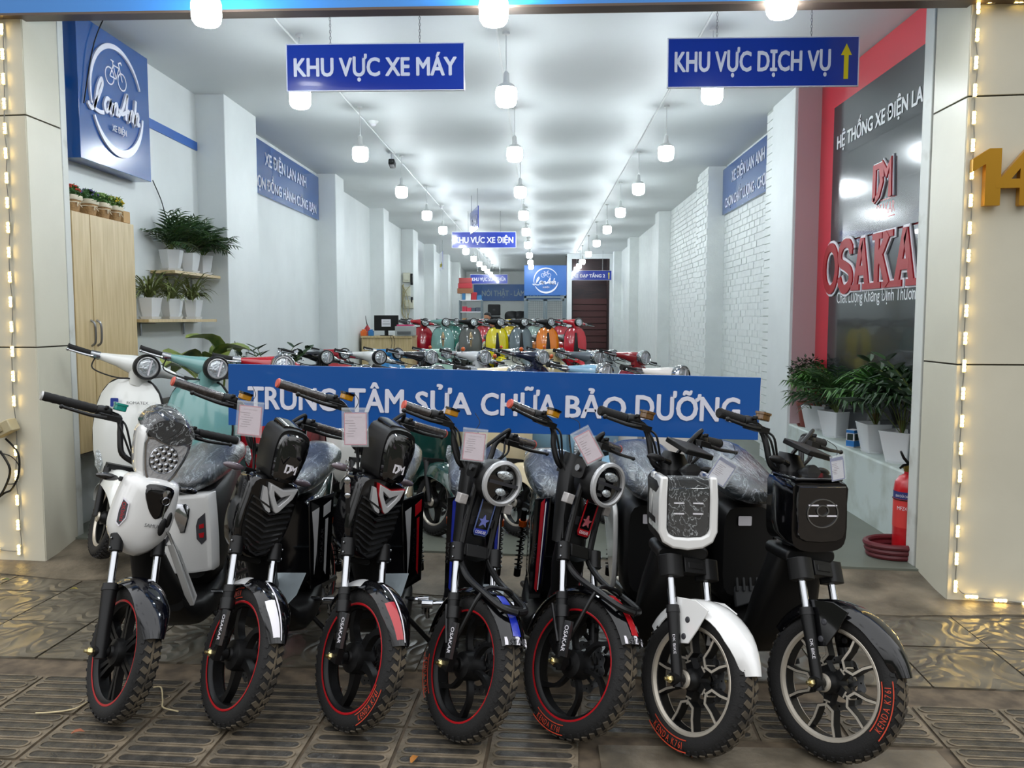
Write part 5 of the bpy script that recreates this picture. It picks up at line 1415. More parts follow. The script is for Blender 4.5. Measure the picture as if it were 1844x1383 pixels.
def scooter(label, lamp, Y, rgb, th=8, steer=34, lean=0, bez='black', trim=None, floorz=.08, sig=None, scale=1.0, group=None, headcol=None, seatc=None, front=True):
    G = steer_G(steer, 24, VR)
    body = vcol(rgb); head = headcol or body
    # lamp centre in root space when steered
    lp = G @ Vector((-.225, 0, 1.048))
    S = Matrix.Scale(scale, 4)
    M0 = solve_pose(0, 0, th, lean, G, VR, VR, 1.22, (0, 0, VR)) @ S
    tgt = PY(lamp, 600, Y)
    d = M0 @ lp
    M = T(tgt.x - d.x, Y - d.y, floorz) @ M0
    t = thing('retro_scooter', label, 'scooter', M, group)
    wheel(t, 'front_wheel', G @ T(0, 0, VR), VR, .09, 'five', None, rimkind='star')
    wheel(t, 'rear_wheel', T(-1.22, 0, VR), VR, .09, 'five', None, rimkind='star', disc=False)
    def fk():
        q = MB()
        for s in (-1, 1): q.tube([(.0, s * .068, VR), (-.05, s * .068, VR + .11), (-.115, s * .06, .47)], [.017, .021, .02], 10)
        q.box((-.12, 0, .475), (.05, .14, .03)); return q
    mk('fork', fk, M_black, t, 'fkV', M=G)
    mk('front_fender', fender_v, body, t, 'fdV', M=G @ T(0, 0, VR))
    sh = mk('leg_shield', shield_v, body, t, 'shV')
    mk('shield_edge', edge_v, M_black if bez == 'black' else M_chrome, sh, 'edV')
    for s in (-1, 1):
        mk('shield_indicator', lambda: MB().shell([(0, .07), (.03, .05), (.034, -.03), (.01, -.07), (-.012, -.02)] if s > 0 else [(0, .07), (-.03, .05), (-.034, -.03), (-.01, -.07), (.012, -.02)], [(-.262, 1, 1, s * .135, .50), (-.243, 1, 1, s * .135, .50), (-.236, .7, .8, s * .135, .50)]), M_glassd if bez == 'black' and not trim else M_lens, sh, 'inV%s' % s)
    mk('inner_panel', lambda: MB().loft([ring_pts((x, 0, z), (0, 1, 0), (1, 0, 0), w, d_, 14, 4) for x, z, w, d_ in ((-.36, .30, .24, .05), (-.29, .45, .30, .06), (-.275, .70, .33, .05), (-.30, .90, .24, .04))]), M_black, t, 'ipV')
    if trim == 'gold':
        mk('badge_inlay', lambda: MB().shell(smooth_poly([(0, .12), (.028, .05), (.022, -.02), (.01, -.12), (-.01, -.12), (-.022, -.02), (-.028, .05)], 3), [(-.22, 1, 1, 0, .77), (-.203, 1, 1, 0, .76), (-.198, .8, .9, 0, .76)]).lathe([(0, .006), (.016, .004), (.018, 0)], 16, T(-.199, 0, .76) @ RY(90), 1), [mat('champagne_trim', (206, 178, 140), .2, metal=.7), M_chrome], sh, 'goV')
    elif trim == 'black':
        mk('centre_trim', lambda: MB().shell([(-.012, .17), (.012, .17), (.04, -.12), (.045, -.22), (-.045, -.22), (-.04, -.12)], [(-.24, 1, 1, 0, .70), (-.195, 1, 1, 0, .70), (-.19, .8, .95, 0, .70)]), M_black, sh, 'ctV')
    elif trim == 'text':
        mk('front_badge', lambda: MB().prism(rrect(.044, .05, .006), 0, .002, T(-.214, -.055, .83) @ FX), mat('badge_blue', (40, 60, 140), .3), sh, 'bgV')
        mk('lettering', lambda: MB().text('ROMATEX', .02, T(-.219, .07, .83) @ FX, height=.016, width=.12), M_dark, sh, 'dtV')
    mk('floorboard', floor_v, M_black, t, 'flV')
    mk('rear_body', rear_v, body, t, 'rrV')
    mk('seat', seat_v, seatc or mat('dark_seat', (40, 36, 34), .45), t, 'stV')
    hb = mk('handlebar', head_v, head, t, 'hdV', M=G)
    hl = mk('headlight', bez_v, M_black if bez == 'black' else M_chrome, t, 'bzV', M=G)
    mk('lens', lens_v, M_lens, hl, 'lnV'); mk('lens_bar', lambda: MB().box((.012, 0, .026), (.008, .09, .004), HMV @ RZ(90)), M_label, hl, 'lbV')
    mk('lens_rim', lambda: MB().lathe([(.050, .014), (.058, .012), (.059, .02), (.053, .022)], 28, HMV, loop=True), M_silver, hl, 'lrV')
    for s in (-1, 1):
        mk('grip', lambda: MB().tube([(-.412, s * .262, 1.036), (-.43, s * .375, 1.04)], .0175, 12).tube([(-.43, s * .375, 1.04), (-.4305, s * .381, 1.04)], .02, 12), M_rubber, hb, 'gpV%s' % s)
        mk('switch_collar', lambda: MB().tube([(-.402, s * .215, 1.036), (-.412, s * .262, 1.036)], [.025, .022], 12), M_steel, hb, 'scV%s' % s)
        mk('brake_lever', lambda: MB().tube(catmull([(-.375, s * .22, 1.03), (-.36, s * .29, 1.024), (-.375, s * .385, 1.026)], 4), [.009, .0055], 8).ell((-.375, s * .388, 1.026), (.009, .009, .009)), M_chrome, hb, 'lvV%s' % s)
        if sig: mk('turn_signal', lambda: MB().tube([(-.37, s * .17, 1.05), (-.345, s * .185, 1.085)], .006, 6, 1).ell((-.33, s * .19, 1.09), (.018, .022, .022)), [mat('orange_signal', (226, 96, 24), .2, coat=1), M_chrome], t, 'tsV%s' % s, M=G)
    mk('brake_cable', lambda: MB().tube(catmull([(-.38, -.24, 1.02), (-.36, -.24, .96), (-.30, -.14, .945), (-.28, -.05, .96)], 5), .004, 6), M_black, t, 'bcV', M=G)
    q = MB(); inv = M.inverted(); w0 = M @ Vector((-.62, .18, 0)); fx = inv @ Vector((w0.x, w0.y, floorz + .012))
    q.tube([(-.60, .10, .24), fx], .01, 8); q.ell(tuple(fx), (.016, .016, .008)); mk('side_stand', q, M_satin, t)
    return t, M, G
g1 = 'retro scooters in the dense rows behind the front row'
SC = {}
SC['white'] = scooter('white retro scooter with black-rimmed lamp beside the wooden cabinet', 262, 4.75, (228, 230, 226), 5, 38, 2, trim='text', group=g1, scale=1.03)
SC['teal'] = scooter('teal retro scooter with black-rimmed lamp behind the left front bikes', 388, 4.8, (112, 160, 158), 5, 38, 2, trim=None, group=g1, scale=1.02)
rowA = [(508, 4.95, (176, 26, 40), 'chrome', 'red retro scooter with large chrome lamp just left behind the blue banner', 1.0, None),
        (655, 5.2, (226, 226, 220), 'chrome', 'white retro scooter hidden behind the TÂM lettering of the banner', .93, None),
        (786, 5.2, (24, 62, 56), 'chrome', 'dark green retro scooter behind the middle of the banner', .93, None),
        (930, 5.2, (222, 206, 168), 'chrome', 'cream retro scooter behind the banner with cream front fender', .93, None),
        (1090, 5.5, (140, 182, 208), 'chrome', 'light blue retro scooter peeking over the right half of the banner', .93, None),
        (1228, 5.2, (226, 220, 214), 'chrome', 'off-white retro scooter behind the right end of the banner', .93, None)]
for px, Y, c, bz, lab, sc_, sg in rowA: scooter(lab, px, Y, c, 20 if px > 600 else 8, 25, 0, bz, scale=sc_, group=g1, seatc=mat('brown_seat', (96, 60, 40), .4))
rowB = [(587, 7.45, (18, 18, 22), 'black', 'black retro scooter with dark lamp behind the red chrome-lamp scooter', .94, None, 12),
        (683, 7.46, (226, 228, 226), 'black', 'white retro scooter with grey-rimmed lamp above the word TÂM', .94, None, 12),
        (776, 7.47, (16, 18, 26), 'chrome', 'glossy black retro scooter with round chrome lamp in the second row', .94, None, 12),
        (872, 7.48, (224, 226, 228), 'chrome', 'white retro scooter with round chrome lamp near the aisle centre', .94, 1, 12),
        (977, 7.47, (22, 30, 58), 'chrome', 'navy blue retro scooter with chrome lamp right of the aisle centre', .94, 1, 12),
        (1076, 7.49, (104, 112, 120), 'chrome', 'steel grey retro scooter with chrome lamp in the second row', .94, None, 12),
        (1160, 7.44, (146, 22, 34), 'chrome', 'dark red retro scooter, rightmost of the second row by the brick wall', .94, None, 12),
        (500, 9.2, (120, 126, 126), 'black', 'grey retro scooter beside the zamioculcas by the left wall', .90, None, 10),
        (620, 9.2, (192, 30, 48), 'black', 'bright red retro scooter in the third row from the front', .90, None, 10),
        (716, 9.3, (44, 132, 196), 'black', 'sky blue retro scooter in the third row below the desk', .90, None, 10),
        (804, 9.3, (168, 204, 184), 'chrome', 'mint green retro scooter in the third row', .90, 1, 10),
        (932, 9.3, (206, 206, 190), 'chrome', 'ivory retro scooter in the third row below the yellow scooter', .90, 1, 10),
        (1010, 9.3, (198, 178, 130), 'chrome', 'sand coloured retro scooter in the third row below the orange scooter', .90, 1, 10),
        (1104, 8.9, (150, 156, 158), 'chrome', 'silver retro scooter between the steel grey and dark red scooters', .90, None, 10)]
for px, Y, c, bz, lab, sc_, sg, th in rowB: scooter(lab, px, Y, c, th, 28, 0, bz, scale=sc_, sig=sg, group=g1)
g2 = 'colourful retro scooters lined up on the rear platform'
rowC = [(803, (118, 162, 156), 'teal retro scooter with champagne shield inlay on the rear platform', 'gold', None),
        (853, (92, 92, 88), 'dark grey retro scooter with champagne shield inlay on the rear platform', 'gold', M_black),
        (901, (232, 212, 10), 'yellow retro scooter with black centre trim on the rear platform', 'black', M_black),
        (944, (104, 116, 122), 'blue-grey retro scooter with black centre trim on the rear platform', 'black', M_black),
        (992, (240, 130, 12), 'orange retro scooter with black centre trim on the rear platform', 'black', M_black),
        (1042, (196, 16, 40), 'crimson retro scooter with black centre trim on the rear platform', 'black', None)]
for px, c, lab, tr, hc in rowC: scooter(lab, px, 13.9, c, 10, 18, 0, 'black', trim=tr, floorz=.30, headcol=hc, group=g2)
for px, Y, c, lab in ((766, 14.2, (176, 20, 40), 'dark red scooter at the left end of the rear platform row'), (738, 15.9, (40, 44, 46), 'black scooter behind the printer on the rear platform'),
                      (822, 17.4, (40, 110, 96), 'green scooter behind the teal and dark grey ones'), (876, 17.4, (190, 40, 50), 'red scooter behind the dark grey and yellow ones'),
                      (925, 17.4, (220, 190, 30), 'golden yellow scooter behind the yellow and blue-grey ones'), (968, 17.4, (150, 170, 160), 'pale scooter behind the blue-grey and orange ones'),
                      (1016, 17.2, (180, 24, 46), 'red scooter between the orange and crimson ones')):
    scooter(lab, px, Y, c, 8, 20, 0, 'black', floorz=.30, group=g2)
# ------------------------------------------------------------------ long blue banner board resting behind the front row
a, c = PY(411, 655, 4.02), PY(1368, 680, 4.02)
w = (c - a).length; tilt = math.degrees(math.atan2(c.z - a.z, c.x - a.x)); h = .305
ctr = (a + c) / 2 + Vector((0, 0, -h / 2))
t = thing('banner_board', 'long blue board with large white words resting behind the front bikes', 'sign', T(*ctr) @ RY(-tilt))
q = MB(); q.box((0, 0, 0), (w, .02, h)); mk('sign_panel', q, mat('banner_blue', (20, 84, 160), .3, coat=.3), t, bev=.001)
def lx(px): return (PY(px, 700, 4.02).x - ctr.x)
for word, x0, x1 in (('TRUNG', 447, 606), ('TÂM', 628, 728), ('SỬA', 748, 850), ('CHỮA', 866, 1004), ('BẢO', 1018, 1128), ('DƯỠNG', 1144, 1333)):
    q = MB(); hh = .115 if word in ('TRUNG',) else (.15 if word not in ('DƯỠNG',) else .152)
    q.text(word, 1, bold=.03, width=lx(x1) - lx(x0), height=hh)
    mk('lettering', q, M_signw, t, M=T((lx(x0) + lx(x1)) / 2, -.0105, -.012 + (hh - .115) / 2) @ RX(90))

# ------------------------------------------------------------------ price tags hanging from the handlebars
M_card = mat('tag_card', (236, 214, 222), .5); M_edge = mat('tag_pink_edge', (206, 90, 112), .5)
M_sleeve = mat('clear_sleeve', (220, 226, 230), .06, alpha=.22, bump=.5, bscale=30)
M_print = mat('small_print', (150, 120, 130), .6)
def price_tag(label, px, py, Y, w, h, rot, yaw=0, blue=False):
    p = PY(px, py, Y)
    t = thing('price_tag', label, 'tag', T(*p) @ RZ(yaw) @ RY(rot), 'price tags on the handlebars')
    q = MB(); q.box((0, 0, -.006), (w * .82, .0012, h * .8)); cd = mk('card', q, M_label if blue else M_card, t)
    q = MB()
    e = .003
    for (cx, cz, sx, sz) in ((0, h * .4 - .006, w * .84, e), (0, -h * .4 - .006, w * .84, e), (-w * .41, -.006, e, h * .8), (w * .41, -.006, e, h * .8)): q.box((cx, 0, cz), (sx, .002, sz))
    if blue: q.box((0, 0, h * .34), (w * .82, .002, h * .12))
    mk('border', q, mat('tag_blue_edge', (52, 56, 140), .5) if blue else M_edge, cd)
    q = MB()
    q.text('PHIẾU BẢO HÀNH', 1, T(0, -.001, h * .26) @ RX(90), height=h * .04, width=w * .5)
    rt = random.Random(px)
    for k in range(7): q.box((-w * .3 + w * .12 * rt.random() + w * .08, -.0009, h * .16 - k * h * .065), (w * rt.uniform(.2, .45), .0004, .0016))
    mk('printed_lines', q, M_print, cd)
    q = MB(); q.box((0, -.004, 0), (w, .0008, h)); q.box((0, -.004, h * .46), (w, .003, .004), mi=0); mk('plastic_sleeve', q, M_sleeve, t)
    q = MB(); q.tube(catmull([(0, -.002, h * .46), (.01, .01, h * .46 + .025), (-.01, .03, h * .46 + .05)], 4), .0012, 5); mk('string', q, M_black, t)
price_tag('price tag in clear sleeve hanging from the second bike from the left', 450, 754, 2.70, .090, .12, 6)
price_tag('price tag in clear sleeve hanging from the red-edged grille bike', 640, 769, 2.66, .088, .13, 0)
price_tag('price tag in clear sleeve hanging above the blue-star bike lamp', 854, 801, 2.66, .082, .11, 6)
price_tag('price tag slanting down in front of the red-star bike stem', 1058, 802, 2.66, .066, .12, -28, 0)
price_tag('white and blue price tag hanging askew on the white-framed bike', 1301, 848, 2.75, .075, .095, 32, 0, True)
price_tag('small blue-edged price tag at the display of the rightmost bike', 1508, 842, 2.7, .055, .085, -8, 15, True)
def kc():
    q = MB()
    for k in range(5): q.tube([(.004 * math.cos(u) * (k % 2 == 0), .004 * math.cos(u) * (k % 2), -k * .011 + .007 * math.sin(u)) for u in [2 * PI * i / 8 for i in range(8)]], .0016, 5, closed=True)
    q.ell((0, 0, -.065), (.012, .006, .014)); q.box((0, 0, -.09), (.018, .006, .03)); q.ell((0, 0, -.115), (.011, .006, .011)); q.box((0, 0, -.15), (.014, .008, .05), mi=1); return q
tag(mk('key_chain', kc, [M_chrome, M_black], M=T(*PY(625, 832, 2.72))), 'chrome key chain dangling between the two V-grille bikes', 'keys')

# ------------------------------------------------------------------ cabinet with flower pots
M_wood = mat('light_wood_laminate', (206, 184, 140), .4, rgb2=(188, 164, 118), nscale=3, stretch=(14, 14, 1.1), detail=6)
t = thing('wall_cabinet', 'tall light-wood two-door cabinet mounted on the left wall', 'cabinet', T(-2.868, 5.31, .57))
z1 = 1.48
q = MB(); q.box((-.008, -.03, z1 / 2), (.125, .76, z1)); mk('cabinet_body', q, M_wood, t, bev=.003)
for y0, y1, hy in ((-.41, -.212, -.245), (-.208, .35, -.175)):
    d_ = mk('door', MB().box((.062, (y0 + y1) / 2, z1 / 2), (.016, y1 - y0 - .004, z1 - .006)), M_wood, t, bev=.002)
    q = MB(); q.tube(catmull([(.068, hy, .82), (.093, hy, .80), (.098, hy, .74), (.093, hy, .68), (.068, hy, .66)], 5), .007, 8); mk('handle', q, M_steel, d_)
q = MB(); q.box((0, -.03, -.01), (.13, .76, .02)); mk('base_strip', q, M_gap, t)
M_burlap = mat('burlap', (176, 140, 96), .9, bump=.5, bscale=90, noise=.25, nscale=40)
M_potrim = mat('cream_rim', (226, 216, 192), .7)
def blossom(cols, seed, r=.085):
    def f():
        q = MB(); rr = random.Random(seed)
        for i in range(110):
            a = rr.uniform(0, 2 * PI); e = rr.uniform(-.2, 1.3); p = Vector((math.cos(a) * math.cos(e), math.sin(a) * math.cos(e), math.sin(e) * .8)) * r * rr.uniform(.5, .9)
            n_ = p.normalized(); s = n_.orthogonal().normalized() * .009
            for k in range(3):
                tpt = p + Vector((rr.uniform(-1, 1), rr.uniform(-1, 1), rr.uniform(0, 1))) * .035
                q.add([p - s, p + s, tpt], [(0, 1, 2)], 0)
        for i in range(46):
            a = rr.uniform(0, 2 * PI); e = rr.uniform(.35, 1.5); p = Vector((math.cos(a) * math.cos(e), math.sin(a) * math.cos(e), math.sin(e) * .85)) * r * 1.02
            q.ell(tuple(p), (.009, .009, .007), mi=1, n=6, m=4)
        return q
    return f
for i, (y, cols, nm, grn) in enumerate(((5.00, (196, 60, 50), 'red', (60, 104, 40)), (5.19, (92, 84, 140), 'purple', (52, 92, 40)), (5.35, (150, 180, 110), 'pale green', (74, 116, 48)), (5.50, (204, 180, 40), 'yellow', (86, 120, 40)))):
    t = thing('flower_pot', 'small burlap pot of artificial %s flowers on top of the cabinet' % nm, 'flower pot', T(-2.862, y, 2.052) @ Matrix.Scale(.9, 4), 'artificial flower pots on the cabinet')
    mk('pot', lambda: MB().prism(rrect(.10, .10, .02), 0, .001).loft([[(p[0], p[1], z) for p in rrect(s, s, s * .25)] for s, z in ((.09, 0), (.115, .07), (.125, .10))]), M_burlap, t, 'fpot')
    mk('rim', lambda: MB().loft([[(p[0], p[1], z) for p in rrect(s, s, s * .25)] for s, z in ((.127, .078), (.134, .085), (.132, .108), (.11, .112))]), M_potrim, t, 'frim')
    mk('twine_bow', lambda: MB().tube([(.066 * math.cos(u), .066 * math.sin(u), .062) for u in [2 * PI * i_ / 16 for i_ in range(16)]], .003, 5, closed=True).tube([(.066, -.02, .062), (.078, -.045, .03)], .003, 5).tube([(.066, -.02, .062), (.078, .01, .03)], .003, 5), M_potrim, t, 'fbow')
    f_ = mk('foliage', blossom(cols, i, .088), [mat('foliage_' + nm.replace(' ', '_'), grn, .6), mat('petals_' + nm.replace(' ', '_'), cols, .5)], t, M=T(0, 0, .105))
    f_['kind'] = 'stuff'
tag(mk('cardboard_box', MB().box((0, 0, .04), (.1, .09, .08)), mat('cardboard', (196, 160, 112), .8), M=T(-2.868, 5.61, 2.052), bev=.004), 'small brown cardboard box at the far end of the cabinet top', 'box')

# ------------------------------------------------------------------ wall shelves and potted plants
M_pot = mat('white_plastic_pot', (228, 230, 232), .3, coat=.3)
def hexpot(r, h):
    def f():
        n = 6; q = MB(); R1 = lambda s, z: [(s * math.cos(2 * PI * i / n), s * math.sin(2 * PI * i / n), z) for i in range(n)]
        q.loft([R1(r * .68, 0), R1(r * .86, h * .4), R1(r, h * .92), R1(r * 1.03, h), R1(r * .94, h), R1(r * .92, h * .86)]); return q
    return f
def sqpot(w_, h):
    def f():
        q = MB(); R1 = lambda s, z: [(p[0], p[1], z) for p in rrect(s, s, .012, 2)]
        q.loft([R1(w_ * .70, 0), R1(w_ * .85, h * .45), R1(w_, h * .94), R1(w_ * 1.03, h), R1(w_ * .94, h), R1(w_ * .92, h * .88)]); return q
    return f
def leafblade(P, w_, fold=.25, n=None):
    """one tapering leaf along the points P; returns verts, faces"""
    P = [Vector(p) for p in P]; vs = []; fs = []
    N = len(P)
    for i, p in enumerate(P):
        d = (P[min(N - 1, i + 1)] - P[max(0, i - 1)]).normalized(); s = d.cross(Vector((0, 0, 1)))
        s = s.normalized() if s.length > 1e-4 else Vector((1, 0, 0)); u = s.cross(d)
        ww = w_ * math.sin(PI * min(1, (i + .35) / (N - .4))) ** .8 if i < N - 1 else 0.0005
        vs += [p - s * ww / 2 + u * ww * fold, p, p + s * ww / 2 + u * ww * fold]
    for i in range(N - 1):
        for k in range(2): fs.append((i * 3 + k, i * 3 + k + 1, i * 3 + k + 4, i * 3 + k + 3))
    return vs, fs
def frond(L, nl, ll, droop=.5, seed=0):
    """feather palm frond, rachis in the xz plane"""
    def f():
        q = MB(); rr = random.Random(seed)
        R1 = [Vector((L * t * math.cos(.9 - droop * t * 1.3), 0, L * (math.sin(1.0) * t - droop * t * t * .9))) for t in [i / 10 for i in range(11)]]
        q.tube(R1, [.003, .001], 5, 1)
        for k in range(nl):
            t = .22 + .78 * k / (nl - 1); i = min(9, int(t * 10)); p = R1[i].lerp(R1[i + 1], t * 10 - i); d = (R1[i + 1] - R1[i]).normalized()
            for s in (-1, 1):
                l = ll * (1 - .45 * abs(t - .5) * 2) * rr.uniform(.85, 1.1); dr = (d * .75 + Vector((0, s, 0)) * .85 + Vector((0, 0, rr.uniform(-.15, .12)))).normalized()
                P = [p, p + dr * l * .5, p + dr * l + Vector((0, 0, -l * .22))]
                v, fc = leafblade(P, l * .16); q.add(v, fc, 0)
        return q
    return f
def fanfrond(L, ll, n=15, seed=0):
    def f():
        q = MB(); rr = random.Random(seed)
        top = Vector((L * .45, 0, L * .9)); q.tube([(0, 0, 0), (L * .2, 0, L * .55), top], .003, 5, 1)
        for k in range(n):
            a = -1.9 + 3.8 * k / (n - 1); dr = Vector((math.cos(a) * .85, math.sin(a), .38 * math.cos(a))).normalized()
            l = ll * rr.uniform(.85, 1.1) * (1 - .15 * abs(a) / 1.9)
            P = [top, top + dr * l * .35, top + dr * l * .75 + Vector((0, 0, -l * .08)), top + dr * l + Vector((0, 0, -l * .38))]
            v, fc = leafblade(P, ll * .10, .3); q.add(v, fc, 0)
        return q
    return f
def spider(n, L, seed):
    def f():
        q = MB(); rr = random.Random(seed)
        for k in range(n):
            a = rr.uniform(0, 2 * PI); l = L * rr.uniform(.6, 1.1); up = rr.uniform(.95, 1.7)
            P = [Vector((math.cos(a), math.sin(a), 0)) * (l * t) + Vector((0, 0, l * (up * 1.5 * t - 1.5 * t * t))) for t in (0, .2, .42, .66, .85, 1)]
            v, fc = leafblade(P, .015); q.add(v, fc, 0)
        return q
    return f
def greenm(name, rgb, rgb2): return mat(name, rgb, .42, rgb2=rgb2, nscale=16)
G_palm = greenm('palm_green', (66, 100, 52), (30, 56, 30)); G_stem = mat('leaf_stalk', (96, 112, 52), .5)
G_spid = greenm('spider_green', (132, 140, 84), (84, 98, 48)); G_fan = greenm('fan_palm_green', (84, 132, 56), (40, 84, 34)); G_dark = greenm('dark_leaf', (44, 76, 36), (24, 46, 26))
M_soil = mat('soil', (70, 52, 38), .95)
def plant(name, label, p, pot, kind, seed, sc=1.0, potmat=None, grp=None, saucer=True, green=None, face=None):
    t = thing(name, label, 'plant', T(*p), grp)
    pk, pw, ph = pot
    mk('pot', hexpot(pw / 2, ph) if pk == 'hex' else sqpot(pw, ph) if pk == 'sq' else (lambda: MB().lathe([(0, 0), (pw * .34, 0), (pw * .46, ph * .85), (pw * .5, ph * .86), (pw * .51, ph), (pw * .46, ph), (pw * .45, ph * .88), (0, ph * .86)], 24)), potmat or M_pot, t, 'pot%s%s%s' % pot, M=RZ(seed * 37 % 60), bev=.002)
    mk('soil', lambda: MB().lathe([(0, ph * .88), (pw * .44, ph * .87)], 12), M_soil, t, 'soil%s%s' % (pw, ph))
    if saucer: mk('saucer', lambda: MB().lathe([(0, -.004), (pw * .42, -.004), (pw * .47, .014), (pw * .45, .014), (pw * .41, .002)], 6 if pk == 'hex' else 24), potmat or M_pot, t, 'sau%s%s' % (pk, pw), M=RZ(seed * 37 % 60))
    rr = random.Random(seed); top = T(0, 0, ph * .86)
    if kind == 'palm':
        n = 17
        for i in range(n): mk('frond', frond(.30 * sc, 9, .14 * sc, .5 + .2 * (i % 3), i % 3), [green or G_palm, G_stem], t, 'fr%s%d%s' % (sc, i % 3, 'p'), M=top @ RZ((360 * i / n * 2.4 if face is None else face - 105 + 210 * ((i * 5) % n) / n) + rr.uniform(-10, 10)) @ RY(rr.uniform(-32, 22) if face is None else rr.uniform(-62, 2)), flat=True)
    elif kind == 'spider':
        o = mk('foliage', spider(70, .21 * sc, seed), green or G_spid, t, M=top, flat=True); o['kind'] = 'stuff'
    elif kind == 'fan':
        n = 11
        for i in range(n): mk('frond', fanfrond(.24 * sc, .21 * sc, 15, i % 3), [green or G_fan, G_stem], t, 'fan%s%d' % (sc, i % 3), M=top @ RZ((360 * i / n * 2.6 if face is None else face - 95 + 190 * ((i * 4) % n) / n) + rr.uniform(-10, 10)) @ RY(rr.uniform(-50, 22)), flat=True)
        q = MB(); 
        for k in range(3): q.tube([(0, 0, 0), (.02 * (k - 1), .01 * k, .09)], .008, 6)
        mk('stem', q, mat('fibrous_stem', (110, 86, 52), .9), t, M=top)
    elif kind == 'bush':
        q = MB(); br = []
        for k in range(7):
            a = 2 * PI * k / 7; P = catmull([(0, 0, 0), (.03 * math.cos(a), .03 * math.sin(a), .10), (.11 * math.cos(a), .11 * math.sin(a), .24 + .03 * (k % 3))], 4); q.tube(P, [.009, .003], 6); br.append(P[-1])
        mk('stem', q, mat('bark', (96, 80, 58), .9), t, M=top)
        def leaves():
            q = MB()
            for k in range(520):
                c = Vector((rr.gauss(0, 1), rr.gauss(0, 1), rr.gauss(0, 1))).normalized(); c = Vector((c.x * .19, c.y * .19, c.z * .13)) * rr.uniform(.55, 1.05) * sc + Vector((0, 0, .27 * sc))
                d = Vector((rr.uniform(-1, 1), rr.uniform(-1, 1), rr.uniform(-.3, 1))).normalized() * .034
                v, fc = leafblade([c, c + d * .5, c + d], .02); q.add(v, fc)
            return q
        o = mk('foliage', leaves, G_dark, t, M=top, flat=True); o['kind'] = 'stuff'
    elif kind == 'zz':
        for i in range(6):
            def stalk():
                q = MB(); r2 = random.Random(i)
                P = [Vector((.06 * t_ * t_ * 3, 0, .36 * t_)) for t_ in [k / 9 for k in range(10)]]; q.tube(P, [.006, .002], 6, 1)
                for k in range(2, 10):
                    for s in (-1, 1):
                        d = Vector((.25, s * .9, .5)).normalized() * .075; v, fc = leafblade([P[k], P[k] + d * .3, P[k] + d * .7, P[k] + d], .034, .15); q.add(v, fc)
                return q
            mk('stalk', stalk, [G_dark, G_stem], t, 'zz%d' % (i % 3), M=top @ RZ(i * 67) @ RY(rr.uniform(2, 22)) @ Matrix.Scale(sc, 4), flat=True)
    elif kind == 'dief':
        for i in range(9):
            def lf():
                q = MB(); P = catmull([(0, 0, 0), (.04, 0, .20), (.10, 0, .30), (.22, 0, .38), (.34, 0, .33)], 4); q.tube(P[:9], .006, 6, 1)
                v, fc = leafblade(P[8:], .15, .18); q.add(v, fc, 0); return q
            mk('large_leaf', lf, [mat('variegated_leaf', (168, 178, 96), .35, rgb2=(56, 92, 36), nscale=9), G_stem], t, 'dief', M=top @ RZ(i * 77) @ RY(rr.uniform(-30, 18)) @ Matrix.Scale(sc * rr.uniform(.8, 1.05), 4))
    return t
for lab, zz, y0, y1, nm in (('light-wood wall shelf, upper of the two beside the cabinet', 1.755, 6.17, 7.06, 'upper'), ('light-wood wall shelf, lower of the two beside the cabinet', 1.385, 5.72, 6.95, 'lower')):
    t = thing('wall_shelf', lab, 'shelf', T(-2.84, (y0 + y1) / 2, zz))
    mk('shelf_board', MB().box((0, 0, 0), (.19, y1 - y0, .022)), M_wood, t, bev=.001)
    for s in (-1, 1): mk('bracket', MB().box((-.085, 0, -.06), (.008, .02, .10)).box((-.03, 0, -.018), (.12, .02, .006)), M_steel, t, 'brk', M=T(0, s * (y1 - y0) * .3, 0))
for i, (y, lab) in enumerate(((6.30, 'nearest'), (6.62, 'middle'), (6.90, 'farthest'))):
    plant('potted_palm', 'small feather palm in white hexagonal pot, %s on the upper shelf' % lab, (-2.83, y, 1.772), ('hex', .18, .155), 'palm', i + 1, 1.0, grp='palms on the upper shelf', face=0)
for i, (y, lab) in enumerate(((5.92, 'nearest'), (6.28, 'middle'), (6.64, 'farthest'))):
    plant('potted_spider_plant', 'spider plant in white hexagonal pot, %s on the lower shelf' % lab, (-2.83, y, 1.402), ('hex', .18, .15), 'spider', i + 5, 1.0, grp='spider plants on the lower shelf')
q = MB()
q.tube(catmull([PX(275, 325, -2.92), PX(290, 360, -2.92), PX(303, 400, -2.92), PX(330, 440, -2.9)], 5), .004, 5)
q.tube(catmull([PX(380, 503, -2.92), PX(400, 560, -2.92), Vector((-2.69, 7.2, 1.2)), Vector((-2.69, 7.35, .9))], 5), .004, 5)
q.tube(catmull([PX(385, 503, -2.92), PX(398, 540, -2.92), PX(402, 600, -2.92), PX(405, 640, -2.92)], 5), .003, 5)
tag(mk('wall_cable', q, M_black), 'thin black cables running down the left wall past the shelves', 'cable')
plant('dieffenbachia', 'dieffenbachia with large yellow-green leaves behind the teal scooter', (-2.42, 6.0, .08), ('rd', .30, .60), 'dief', 3, 1.45, potmat=mat('dark_pot', (60, 58, 56), .5), saucer=False)
plant('zamioculcas', 'zamioculcas plant with upright glossy stalks by the left wall', (PY(487, 620, 7.3).x, 7.3, .08), ('rd', .28, .62), 'zz', 4, 1.5, potmat=mat('dark_pot', (60, 58, 56), .5), saucer=False)
M_terra = mat('terracotta', (120, 62, 52), .6)
plant('ficus', 'round leafy ficus in a terracotta pot at the far end of the ledge', (2.255, 6.85, .512), ('rd', .23, .20), 'bush', 9, 1.0, potmat=M_terra)
